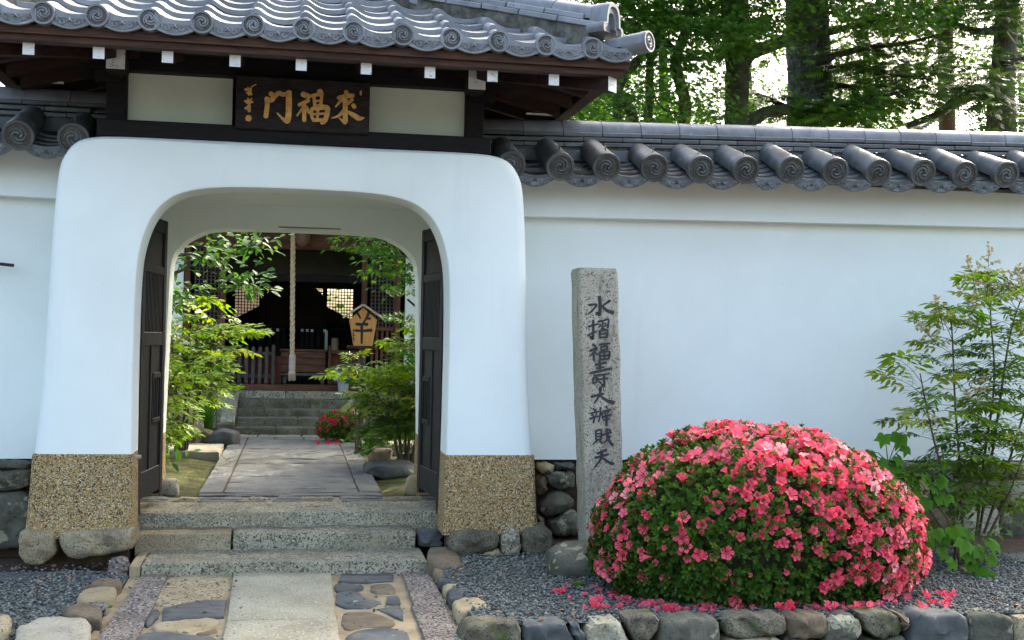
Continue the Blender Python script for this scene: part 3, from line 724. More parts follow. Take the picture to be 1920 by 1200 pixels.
# eave boards and rafters
for side in range(4):
    Ms = side_M(side); half, dep = (HX, HY) if side % 2 == 0 else (HY, HX)
    def miter(y0, y1, z0, z1):
        q = MB(); v = [(s_*(half-y), -dep+y, z) for s_ in (-1, 1) for y in (y0, y1) for z in (z0, z1)]
        return q.add(v, [(0,1,3,2),(4,6,7,5),(0,4,5,1),(2,3,7,6),(0,2,6,4),(1,5,7,3)])
    inst(miter(.035, .12, 3.069, 3.116).mesh('eave_board', 'brown_wood'), 'eave_board', gate, Ms)
    inst(miter(.06, .15, 3.034, 3.0685).mesh('eave_board', 'brown_wood'), 'eave_board', gate, Ms)
    K = 4 if side % 2 == 0 else 3
    for k in range(-K, K+1):
        xk = k*.373; ln = min(half-abs(xk)-.1, dep-.1)
        if ln < .2: continue
        rs = [[(xk+a, -dep+y, 3.0+b+(y-.12)*.25) for a, b in ((-.033, -.035), (.033, -.035), (.033, .035), (-.033, .035))] for y in (.12 if side % 2 == 0 else .2, ln)]
        r_ = inst(MB().rings(rs).mesh('rafter', 'rafter_wood'), 'rafter', gate, Ms)
        if side % 2 == 0: inst(MB().box(xk-.031, xk+.031, -dep+.1155, -dep+.1195, 2.967, 3.033).mesh('painted_end', 'white_paint'), 'painted_end', r_, Ms)
# ================================================================== roofed plaster walls
WS = .325
def arc_tile(W_, L, sag, th, slope, pend=0):
    q = MB(); n = 10; xs = np.linspace(-W_/2, W_/2, n); z = [-sag*(1-(2*x/W_)**2) for x in xs]
    v = []; f = []
    for y in (0, L):
        v += [(x, y, a+th+slope*y) for x, a in zip(xs, z)]; v += [(x, y, a+slope*y) for x, a in zip(xs, z)]
    for i in range(n-1):
        f += [(i, i+1, 2*n+i+1, 2*n+i), (n+i, 3*n+i, 3*n+i+1, n+i+1), (i, n+i, n+i+1, i+1), (2*n+i, 2*n+i+1, 3*n+i+1, 3*n+i)]
    f += [(0, 2*n, 3*n, n), (n-1, 2*n-1, 4*n-1, 3*n-1)]
    q.add(v, f)
    if pend:
        t = [(x, -.008, a+th) for x, a in zip(xs, z)]; b = [(x, -.008, a-pend*(.5+.5*math.cos(math.pi*x/W_))) for x, a in zip(xs, z)]
        t2 = [(x, .018, a+th-.003) for x, a in zip(xs, z)]; b2 = [(x, .018, p[2]) for x, p in zip(xs, b)]
        v = t+b+t2+b2; f = []
        for i in range(n-1): f += [(i, n+i, n+i+1, i+1), (2*n+i, 2*n+i+1, 3*n+i+1, 3*n+i), (i, i+1, 2*n+i+1, 2*n+i), (n+i, 3*n+i, 3*n+i+1, n+i+1)]
        q.add(v, f)
    return q
w_pan = arc_tile(.3, .24, .045, .018, .22).mesh('pan_tile', 'tile_wall', 35)
w_eave = arc_tile(.31, .24, .045, .02, .22, .055).mesh('eave_pan_tile', 'tile_wall', 35)
w_scr = scroll_relief(-.14, .14, -.066, -.0105, 1.25).mesh('scroll_relief', 'tile_wall', True)
w_scp = crescent(-.115, .115, -.026, .022, .046, -.0095).mesh('relief_ground', 'scroll_relief')
def nailed():
    q = half_round(.24, .093, .09); q.tube([(0, .06, .08), (0, .06, .116)], .0035, 6); q.tube([(0, .06, .116), (0, .06, .12)], .008, 6); return q
w_cov = nailed().mesh('cover_tile', 'tile_wall', 35)
w_cov2 = half_round(.27, .087, .085).mesh('cover_tile', 'tile_wall', 35)
w_disc = tomoe(.096, .05).mesh('tile_disc', 'tile_wall', 30)
w_rel = [tomoe_relief(.096, k*.8).mesh('swirl_relief', 'tile_wall', True) for k in range(3)]
w_plate = tomoe_plate(.096).mesh('disc_recess', 'tile_relief')
w_gap = MB().box(-.14, .14, 0, .02, 0, .085, .004).mesh('gap_tile', 'tile_wall')
w_nosh = [MB().box(-.1405, .1405, -.125+.012*i, .125-.012*i, 0, .029, .004).mesh('ridge_tile', 'tile_wall') for i in range(3)]
w_cap = half_round(.281, .086, .084, 14).mesh('ridge_cap', 'tile', 35)
def cop(x): return .0262*(x-2.95) if x > 0 else 0      # the coping of the long wall climbs a little
def garden_wall(name, label, xa, xb, xs0, inner_end, rear_simple=True):
    t = thing(name, label, 'wall', ((xa+xb)/2, 8.35, .1))
    lo, hi = min(xa, xb), max(xa, xb)
    def lz(x): return 2.285+.015*(abs(x)-1.58)
    q = MB(); q.box(lo, hi, 8.2, 8.52, .605, 2.62); q.build('plaster_face', 'plaster', t)
    v = [(x, y, z) for x in (lo, hi) for y, z in ((8.095, lz(x)+.003), (8.199, lz(x)), (8.199, 2.64), (8.115, 2.64))]
    MB().add(v, [(0,1,2,3), (4,7,6,5), (0,4,5,1), (1,5,6,2), (2,6,7,3), (3,7,4,0)]).build('plaster_cornice', 'plaster', t)
    MB().add([(lo, 7.85, 2.585), (hi, 7.85, 2.585), (hi, 8.35, 2.7), (lo, 8.35, 2.7), (lo, 7.85, 2.56), (hi, 7.85, 2.56), (hi, 8.09, 2.6), (lo, 8.09, 2.6)], [(0,1,2,3), (4,7,6,5), (0,4,5,1), (2,6,7,3), (0,3,7,4), (1,5,6,2)]).build('roof_bedding', 'mortar', t)
    MB().add([(lo, 8.35, 2.7), (hi, 8.35, 2.7), (hi, 8.92, 2.54), (lo, 8.92, 2.54), (lo, 8.35, 2.66), (hi, 8.35, 2.66), (hi, 8.92, 2.5), (lo, 8.92, 2.5)], [(0,1,2,3), (4,7,6,5), (0,4,5,1), (2,6,7,3), (0,3,7,4), (1,5,6,2)]).build('rear_roof', 'tile_wall', t)
    Mtilt = .36
    x = xs0; k = 0; sg = 1 if xb > xa else -1
    while lo-.1 < x < hi+.1:
        jx = rnd.uniform(-.006, .006); jz = rnd.uniform(-.005, .005)
        dz = cop(x)
        Mb = TR(x+jx, 7.75, 2.623+jz+dz, rnd.uniform(-.035, .035), 1, Mtilt+rnd.uniform(-.03, .03))
        inst(w_disc, 'tile_disc', t, Mb); inst(w_plate, 'disc_recess', t, Mb); inst(w_rel[k % 3], 'swirl_relief', t, Mb @ TR(0, 0, 0, 0, 1, 0, rnd.uniform(0, 2)))
        inst(w_cov, 'cover_tile', t, Mb @ TR(0, .03, 0)); inst(w_cov2, 'cover_tile', t, Mb @ TR(0, .262, .0))
        xm = x+sg*WS/2
        if lo-.05 < xm < hi+.05:
            for r in range(4):
                Mp = TR(xm+rnd.uniform(-.004, .004), 7.785+.085*r, 2.595+.0375*r+dz, 0, 1, .06)
                if r == 0: inst(w_eave, 'eave_pan_tile', t, Mp); inst(w_scr, 'scroll_relief', t, Mp); inst(w_scp, 'relief_ground', t, Mp)
                else: inst(w_pan, 'pan_tile', t, Mp)
            inst(w_gap, 'gap_tile', t, TR(xm, 8.135, 2.72+dz, 0, 1, -.15))
        x += sg*WS; k += 1
    MB().add([(x, y, z) for x in (lo, hi) for y in (8.17, 8.5) for z in (2.66, 2.822+cop(x))], [(0,1,3,2),(4,6,7,5),(0,4,5,1),(2,3,7,6),(0,2,6,4),(1,5,7,3)]).build('ridge_bedding', 'mortar', t)
    for lay in range(3):
        x = lo+.14-(.14 if lay == 1 else 0)
        while x < hi:
            inst(w_nosh[lay], 'ridge_tile', t, TR(x, 8.25+.03, 2.82+.039*lay+cop(x), rnd.uniform(-.006, .006), 1, rnd.uniform(-.02, .02), rnd.uniform(-.006, .006)-(.0262 if x > 0 else 0)))
            x += .283
    x = lo
    while x < hi:
        inst(w_cap, 'ridge_cap', t, TR(x, 8.28, 2.938+cop(x)+rnd.uniform(-.002, .002), -math.pi/2+rnd.uniform(-.006, .006), 1, .0262 if x > 0 else 0))
        x += .284
    return t
wall_r = garden_wall('plaster_wall', 'long white plaster wall with tiled coping running right of the gate', 1.25, 6.6, 1.375, 0)
wall_l = garden_wall('plaster_wall', 'short stretch of white plaster wall with tiled coping left of the gate', -1.25, -4.6, -1.375, 0)
# footing stones under the walls
def footing(t, pts, m_, Y=8.12, zf=zE): return face_stone('footing_stone', [P(*zf(*p), Y) for p in pts], Y+.18, .2, m_, t, 1, .035, rough=.012, bulge=.12)
for pts, m_ in [([(600,262),(660,250),(690,270),(680,300),(610,308)], 'stone_tan'), ([(670,262),(790,250),(800,285),(700,290)], 'slate'),
    ([(640,305),(790,292),(800,390),(720,400),(650,365)], 'stone_lichen'), ([(590,330),(640,320),(650,400),(620,430),(595,420)], 'stone_brown'),
    ([(605,510),(640,430),(700,395),(760,420),(800,460),(780,500),(660,545)], 'stone_lichen'), ([(650,570),(760,512),(810,500),(830,640),(690,645)], 'stone_lichen'),
    ([(590,520),(630,545),(640,610),(600,620)], 'stone_brown')]:
    footing(wall_r, pts, m_)
for pts, m_ in [([(-200,196),(120,192),(172,205),(170,232),(60,240),(-200,240)], 'stone_lichen'), ([(-150,244),(170,240),(170,290),(150,345),(60,362),(-150,360)], 'stone_lichen'),
    ([(-60,380),(60,368),(130,362),(165,400),(175,600),(120,690),(-60,690)], 'stone_lichen'), ([(-300,370),(-70,380),(-70,690),(-300,690)], 'stone_lichen')]:
    footing(wall_l, pts, m_, 8.12, zD)
kinds = ['stone_lichen', 'slate', 'stone_lichen', 'stone_blue', 'stone_tan', 'stone_lichen', 'stone_brown', 'stone_pale']
for row, (za, zb) in enumerate(((.47, .6), (.27, .48), (-.02, .28))):
    x = 2.06; k = 0
    while x < 6.5:
        wd = rnd.uniform(.16, .4); a = x+.008; b = x+wd-.008; j = lambda: rnd.uniform(-.025, .025)
        poly = [(a, za+j()), ((a+b)/2, za+j()), (b, za+j()), (b+j()*.4, (za+zb)/2), (b, zb+j()*.5-.01), ((a+b)/2, zb-.005), (a, zb+j()*.5-.01), (a+j()*.4, (za+zb)/2)]
        face_stone('footing_stone', [(p[0], 0, p[1]) for p in poly], 8.28, rnd.uniform(.15, .22), kinds[(k+row*3) % 8], wall_r, 1, .04, rough=.012, bulge=.15, n=18)
        x += wd; k += 1
MB().box(1.56, 6.55, 8.25, 8.5, -.1, .604).build('footing_core', 'soil', wall_r)
MB().box(-4.55, -1.56, 8.25, 8.5, -.1, .604).build('footing_core', 'soil', wall_l)
for x0 in (1.54, -1.72):
    pz = MB().box(x0, x0+.21, 8.13, 8.15, 3.033+cop(x0), 3.045+cop(x0)).build('metal_batten', 'white_paint')
    tag(pz, 'thin pale batten under the gate eave above the %s wall coping' % ('right' if x0 > 0 else 'left'), 'batten', 'pale battens under the eave')
pg = MB().tube([(-2.06, 8.19, 1.875), (-1.77, 8.05, 1.845)], .012, 6).build('wooden_peg', 'brown_wood')
tag(pg, 'short brown wooden peg sticking out of the left wall', 'peg')
# ================================================================== brush lettering
def brush(strokes, fn, lift0=0.0, th=.004):
    """strokes: lists of (x, y, w) on a sheet; fn(x, y, lift) -> point. Each stroke is a rounded, tapering ribbon with thickness"""
    q = MB()
    for si, st in enumerate(strokes):
        p = smooth_line([(a, b, c) for a, b, c in st], 5) if len(st) > 2 else [np.array(x_, float) for x_ in (st[0], [(st[0][i]*.5+st[1][i]*.5) for i in range(3)], st[1])]
        L = []; R = []
        for i, a in enumerate(p):
            d = p[min(i+1, len(p)-1)][:2]-p[max(i-1, 0)][:2]; d = d/max(np.linalg.norm(d), 1e-6); nn = np.array([-d[1], d[0]]); w_ = max(a[2], 1)*.5
            L.append(a[:2]+nn*w_); R.append(a[:2]-nn*w_)
        def cap(c, d, w_):
            nn = np.array([-d[1], d[0]])
            return [c[:2]+(nn*math.cos(t)+d*math.sin(t)*.8)*w_*.5 for t in np.linspace(0, math.pi, 5)[1:-1]]
        d1 = p[-1][:2]-p[-2][:2]; d1 /= max(np.linalg.norm(d1), 1e-6); d0 = p[0][:2]-p[1][:2]; d0 /= max(np.linalg.norm(d0), 1e-6)
        n = len(p); lift = lift0+si*.00025
        v = [fn(*a, lift+th) for a in L]+[fn(*a, lift+th) for a in R]+[fn(*a, lift0*0) for a in L]+[fn(*a, lift0*0) for a in R]
        f = []
        for i in range(n-1): f += [(i, n+i, n+i+1, i+1), (i, i+1, 2*n+i+1, 2*n+i), (n+i, 3*n+i, 3*n+i+1, n+i+1)]
        c1 = [fn(*a, lift+th) for a in cap(p[-1], d1, max(p[-1][2], 1))]; c0 = [fn(*a, lift+th) for a in cap(p[0], d0, max(p[0][2], 1))]
        b = len(v); v += c1+c0
        f.append((n-1, *[b+i for i in range(3)], 2*n-1)); f.append((n, *[b+3+i for i in range(3)], 0))
        q.add(v, f)
    return q
def st(w0, *pts, w1=None):
    n = len(pts); w1 = w0 if w1 is None else w1
    return [(x_, y_, w0+(w1-w0)*i/(n-1)) for i, (x_, y_) in enumerate(pts)]
# ---- name board over the arch
SY = 7.70
zS = zoomer(430, 130, 6.857)
nb = thing('name_board', 'dark wooden name board with three large gold characters over the arch', 'sign', (0, SY, 2.73))
MB().box(-.4, .437, SY, SY+.13, 2.729, 3.066, .008).build('board', 'sign_wood', nb)
def sfn(x_, y_, l): p = P(*zS(x_, y_), SY); return (p.x, SY-l, p.z)
LAI = [st(55, (1500,290),(1510,350)), st(55, (1405,370),(1500,345),(1590,340)), st(50, (1450,380),(1410,430),(1365,485), w1=18), st(46, (1580,390),(1520,440)), st(50, (1590,460),(1612,490)),
       st(62, (1490,350),(1490,480),(1490,560),(1492,675)), st(60, (1480,530),(1400,600),(1310,630), w1=10), st(48, (1490,690),(1410,625), w1=12), [(1530,550,40),(1620,605,64),(1670,632,60),(1735,625,12)]]
FU = [st(70, (945,320),(1020,352)), st(46, (1020,400),(895,460)), st(42, (970,460),(870,600), w1=20), st(54, (960,470),(965,660)), st(44, (990,490),(1028,560)), st(72, (1160,282),(1182,330)), st(45, (1055,345),(1190,312)),
      st(40, (1085,340),(1100,470)), st(40, (1192,320),(1172,470)), st(24, (1100,410),(1170,402)), st(44, (1090,482),(1190,462)), st(40, (1062,505),(1058,600),(1090,665)), st(64, (1100,500),(1245,492),(1262,545),(1232,650),(1190,685)), st(34, (1142,505),(1130,660)), st(28, (1080,580),(1220,570)), st(44, (1092,655),(1190,652))]
MON = [st(62, (482,375),(487,460),(476,560),(470,608)), st(60, (530,312),(565,345),(550,395),(485,392)), st(54, (548,392),(600,335),(640,305),(692,330)), st(50, (690,332),(770,300)), st(78, (765,300),(766,450),(760,600),(745,665)), st(62, (748,672),(690,640),(615,563), w1=14)]
SIG = [st(14, (345,195),(285,230),(275,300), w1=26), st(34, (205,262),(265,258)), st(28, (225,300),(288,322)), st(24, (240,238),(252,332)), st(28, (200,410),(300,422)), st(28, (240,378),(262,450)), st(20, (215,412),(232,442)), st(22, (284,380),(250,440)),
       st(34, (208,502),(268,490)), st(42, (250,470),(256,538)), st(80, (238,630),(256,630)), st(26, (1690,285),(1690,328))]
for s_ in (LAI, FU, MON): brush(s_, sfn, 0, .006).build('gold_character', 'gold', nb)
brush(SIG[:-2], sfn, 0, .004).build('gold_signature', 'gold', nb)
brush(SIG[-2:-1], sfn, 0, .004).build('gold_seal', 'gold', nb)
brush(SIG[-1:], sfn, 0, .004).build('gold_mark', 'gold', nb)
# ---- inscribed stone pillar
PY = 7.42
pil = thing('stone_pillar', 'tall granite pillar carved with a column of black characters', 'stone pillar', (1.93, PY+.15, .0))
a0, a1, b0, b1 = P(1088, 506, PY), P(1159, 508, PY), P(1103, 1060, PY), P(1174, 1060, PY)
def pf(t, s_):   # front face: t 0..1 downwards, s 0..1 across
    return a0.lerp(b0, t).lerp(a1.lerp(b1, t), s_)
rs = []
for i in range(27):
    t = i/26; e = [pf(t, 0), pf(t, .5), pf(t, 1)]; j = lambda a=.0035: rnd.uniform(-min(a, .005), min(a, .005))
    wj = .005*mnoise.noise(Vector((t*9, 1, 0)))
    L_, M_, R_2 = e
    rs.append([(L_.x+.006, PY+.004, L_.z), (M_.x, PY, M_.z), (R_2.x-.012+j(), PY+.003, R_2.z), (R_2.x+j()+wj, PY+.016+j(), R_2.z), (R_2.x+.004+j()+wj, PY+.27, R_2.z), (R_2.x-.03, PY+.3, R_2.z), (L_.x+.03, PY+.3, L_.z), (L_.x+j()+wj, PY+.26, L_.z), (L_.x-.006+j(.008)+wj, PY+.06+j(), L_.z), (L_.x-.003, PY+.012, L_.z)])
top = [(x_*.94+.06*1.9, y_*.94+.06*(PY+.15), 1.905) for x_, y_, z_ in rs[0]]
rs[0] = [(x_, y_, z_-.012) for x_, y_, z_ in rs[0]]
MB().rings([top]+rs).build('shaft', 'pillar_stone', pil, 28)
zP = zoomer(1040, 480, 2.857)
def pfn(x_, y_, l): p = P(*zP(x_, y_), PY); return (p.x, PY-l, p.z)
SHUI = [st(15, (240,220),(243,270),(240,312),(226,306)), st(11, (185,262),(224,261),(203,290),(180,310), w1=6), st(13, (294,240),(255,268), w1=6), [(248,264,8),(280,292,14),(312,303,16)]]
ZHE = [st(9, (180,378),(228,365)), st(11, (207,345),(205,440),(192,432)), st(9, (178,425),(228,400), w1=5), st(8, (232,352),(256,348),(254,390)), st(6, (236,364),(246,369)), st(6, (234,381),(247,374)), st(8, (262,346),(288,340),(284,385)), st(6, (266,359),(275,364)), st(6, (264,377),(277,370)),
       st(7, (264,387),(256,398)), st(8, (240,400),(243,440)), st(8, (240,402),(282,396),(278,436)), st(7, (244,418),(278,415)), st(8, (243,437),(278,434))]
FUK = [st(11, (206,473),(218,484)), st(10, (190,508),(228,492),(188,536), w1=6), st(10, (208,512),(210,560)), st(8, (214,514),(229,528)), st(9, (240,474),(294,468)), st(8, (248,486),(249,505)), st(8, (248,487),(282,483),(279,502)), st(7, (250,504),(279,501)),
       st(9, (240,516),(244,556)), st(9, (240,518),(292,512),(288,552)), st(8, (265,515),(265,553)), st(8, (243,535),(288,532)), st(9, (244,555),(288,551))]
SHOU = [st(10, (220,582),(276,571)), st(10, (240,560),(243,606)), st(8, (224,602),(264,595)), st(11, (193,627),(302,602)), st(8, (210,642),(292,630)), st(8, (205,655),(207,680)), st(8, (205,655),(227,652),(224,676)), st(7, (207,679),(224,677)), st(8, (234,661),(284,654)), st(10, (264,640),(265,695),(252,689)), st(8, (240,672),(249,683))]
DA = [st(11, (198,753),(260,738)), st(14, (245,704),(240,745),(213,788), w1=6), [(244,748,8),(280,774,14),(314,785,18)]]
BEN = [st(8, (207,818),(216,828)), st(8, (194,843),(233,832)), st(6, (203,848),(208,858)), st(6, (226,843),(219,855)), st(8, (187,871),(233,858)), st(8, (213,860),(208,893)), st(9, (246,812),(243,850),(234,888), w1=5), st(7, (250,838),(258,872)), st(8, (274,804),(281,815)), st(8, (258,833),(299,822)),
       st(6, (267,838),(272,850)), st(6, (289,830),(282,845)), st(9, (254,863),(302,850)), st(7, (262,879),(293,872)), st(10, (277,855),(277,906))]
ZAI = [st(8, (220,935),(222,985)), st(8, (220,938),(249,932),(246,982)), st(6, (223,953),(246,950)), st(6, (223,968),(246,965)), st(8, (223,985),(246,981)), st(8, (226,988),(205,1009), w1=5), st(9, (240,988),(253,1001)), st(9, (255,958),(302,945)), st(12, (278,928),(285,975),(310,1013)), st(8, (299,964),(262,1001), w1=5), st(8, (290,927),(299,935))]
TEN = [st(11, (230,1058),(276,1038)), st(10, (217,1081),(287,1062)), st(13, (252,1050),(245,1090),(214,1131), w1=6), [(255,1080,8),(290,1104,13),(312,1112,15)]]
for s_ in (SHUI, ZHE, FUK, SHOU, DA, BEN, ZAI, TEN): brush([[(x_, y_, w_*1.22) for x_, y_, w_ in q_] for q_ in s_], pfn, 0, .0015).build('inked_character', 'ink', pil)

# ================================================================== leaf machinery
def frames(ax, nrm):
    ax = ax/np.linalg.norm(ax, axis=1, keepdims=True)
    nrm = nrm-ax*(ax*nrm).sum(1, keepdims=True); nrm /= np.maximum(np.linalg.norm(nrm, axis=1, keepdims=True), 1e-6)
    return np.stack([np.cross(ax, nrm), ax, nrm], 2)
def cloud_mesh(name, tm, pos, R, scl, tint, mat_):
    tv, tf = np.array(tm[0], float), np.array(tm[1], int); n, k = len(pos), len(tv)
    V = np.einsum('nij,nkj->nki', R, tv[None]*np.asarray(scl)[:, None, None])+pos[:, None, :]
    F = (tf[None]+(np.arange(n)*k)[:, None, None]).reshape(-1, 3)
    m = bpy.data.meshes.new(name); m.vertices.add(n*k); m.vertices.foreach_set('co', V.reshape(-1).astype('f'))
    m.loops.add(len(F)*3); m.loops.foreach_set('vertex_index', F.reshape(-1).astype('i'))
    m.polygons.add(len(F)); m.polygons.foreach_set('loop_start', np.arange(0, len(F)*3, 3, dtype='i'))
    a = m.attributes.new('tint', 'FLOAT', 'POINT'); a.data.foreach_set('value', np.repeat(np.asarray(tint, 'f'), k))
    m.materials.append(MT(mat_)); m.update(calc_edges=True); return m
def cloud(name, tm, pos, R, scl, tint, mat_, parent, **kw):
    o = bpy.data.objects.new(name, cloud_mesh(name, tm, pos, R, scl, tint, mat_)); return put(o, name, parent, **kw)
def fan(outline, z=lambda x, y: 0):
    v = [(0, 0, 0)]+[(x, y, z(x, y)) for x, y in outline]; return v, [(0, i, i+1) for i in range(1, len(outline))]
def lobed(angs, lens, notch, droop=.25):
    o = []
    for i, (a, l) in enumerate(zip(angs, lens)):
        a_ = math.radians(a); o.append((math.sin(a_)*l, math.cos(a_)*l+.12))
        if i < len(angs)-1:
            b_ = math.radians((a+angs[i+1])/2); o.append((math.sin(b_)*notch, math.cos(b_)*notch+.12))
    return fan([(0, 0)]+o+[(0, 0)], lambda x, y: -droop*(x*x+y*y)+.12*abs(x))
T_MAPLE = lobed([-118, -78, -40, 0, 40, 78, 118], [.38, .66, .9, 1, .9, .66, .38], .3)
T_MALLOW = lobed([-150, -112, -58, 0, 58, 112, 150], [.5, .72, .92, 1.05, .92, .72, .5], .66, .55)
T_OVATE = ([(0, 0, 0), (.2, .25, .04), (.27, .5, .03), (.16, .8, -.03), (0, 1, -.12), (-.16, .8, -.03), (-.27, .5, .03), (-.2, .25, .04), (0, .5, -.03)], [(0,1,8),(1,2,8),(2,3,8),(3,4,8),(4,5,8),(5,6,8),(6,7,8),(7,0,8)])
T_LANCE = ([(0, 0, 0), (.15, .3, .03), (.12, .62, 0), (0, 1, -.1), (-.12, .62, 0), (-.15, .3, .03), (0, .45, -.02)], [(0,1,6),(1,2,6),(2,3,6),(3,4,6),(4,5,6),(5,0,6)])
T_SMALL = ([(0, 0, 0), (.25, .5, .03), (0, 1, -.05), (-.25, .5, .03)], [(0,1,2),(0,2,3)])
def spray():
    v = [(-.012, 0, 0), (.012, 0, 0), (0, .95, -.05)]; f = [(0, 1, 2)]
    for i in range(7):
        y = .1+.12*i; l = .36*(1-.09*i)
        for sg in (-1, 1):
            b = len(v); dx, dy = sg*l*math.sin(1.0), l*math.cos(1.0)
            v += [(0, y-.035, -.03*y), (0, y+.075, -.03*y), (dx, y+dy, -.06)]; f.append((b, b+1, b+2))
    return v, f
T_SPRAY = spray()
def needles():
    v = []; f = []
    for i in range(26):
        a = i*2.4; el = .15+.9*((i*.618) % 1); b = len(v); d = np.array([math.cos(a)*math.cos(el), math.sin(a)*math.cos(el), math.sin(el)])
        s_ = np.cross(d, [0, 0, 1]); s_ = s_/np.linalg.norm(s_)*.03
        v += [tuple(-s_), tuple(s_), tuple(d)]; f.append((b, b+1, b+2))
    return v, f
T_NEEDLE = needles()
def petals():
    v = []; f = []
    for i in range(5):
        a0_ = 2*math.pi*i/5; b = len(v)
        def pt(r, da, z): return (r*math.cos(a0_+da), r*math.sin(a0_+da), z)
        v += [pt(.09, -.6, -.6), pt(.09, .6, -.6), pt(.45, -.6, .0), pt(.45, .6, .0), pt(.86, -.5, .2), pt(.86, .5, .2), pt(1.08, 0, .1), pt(.52, 0, -.08)]
        f += [(b, b+1, b+7), (b, b+7, b+2), (b+1, b+3, b+7), (b+2, b+7, b+4), (b+3, b+5, b+7), (b+4, b+7, b+6), (b+5, b+6, b+7)]
    for i in range(4):                          # stamens
        a = i*1.6; b = len(v); v += [(.02, 0, -.4), (-.02, 0, -.4), (.3*math.cos(a), .3*math.sin(a), .45)]; f.append((b, b+1, b+2))
    return v, f
T_FLOWER = petals()
def flower_meshes(mat_, n=4, nm='flower'):
    out = []
    for i in range(n):
        v = np.array(T_FLOWER[0]); k = 1-.16*i
        v[:, :2] *= (1-.15*i); v[:, 2] *= (1+.35*i); v += nr.uniform(-.05, .05, v.shape)
        tn = np.full(len(v), 0.); r = np.linalg.norm(v[:, :2], axis=1)
        m = cloud_mesh(nm, (v, T_FLOWER[1]), np.zeros((1, 3)), np.eye(3)[None], [1.], [i*.14+.1], mat_); out.append(m)
    return out
F_PINK = flower_meshes('azalea_flower'); F_WILT = flower_meshes('wilted', 2); F_RED = flower_meshes('red_flower', 3)
def rand_unit(n):
    v = nr.normal(size=(n, 3)); return v/np.linalg.norm(v, axis=1, keepdims=True)
def align(n_):
    z = Vector(n_).normalized(); x = Vector((nr.normal(), nr.normal(), nr.normal())).cross(z).normalized(); y = z.cross(x)
    return Matrix(((x.x, y.x, z.x, 0), (x.y, y.y, z.y, 0), (x.z, y.z, z.z, 0), (0, 0, 0, 1)))

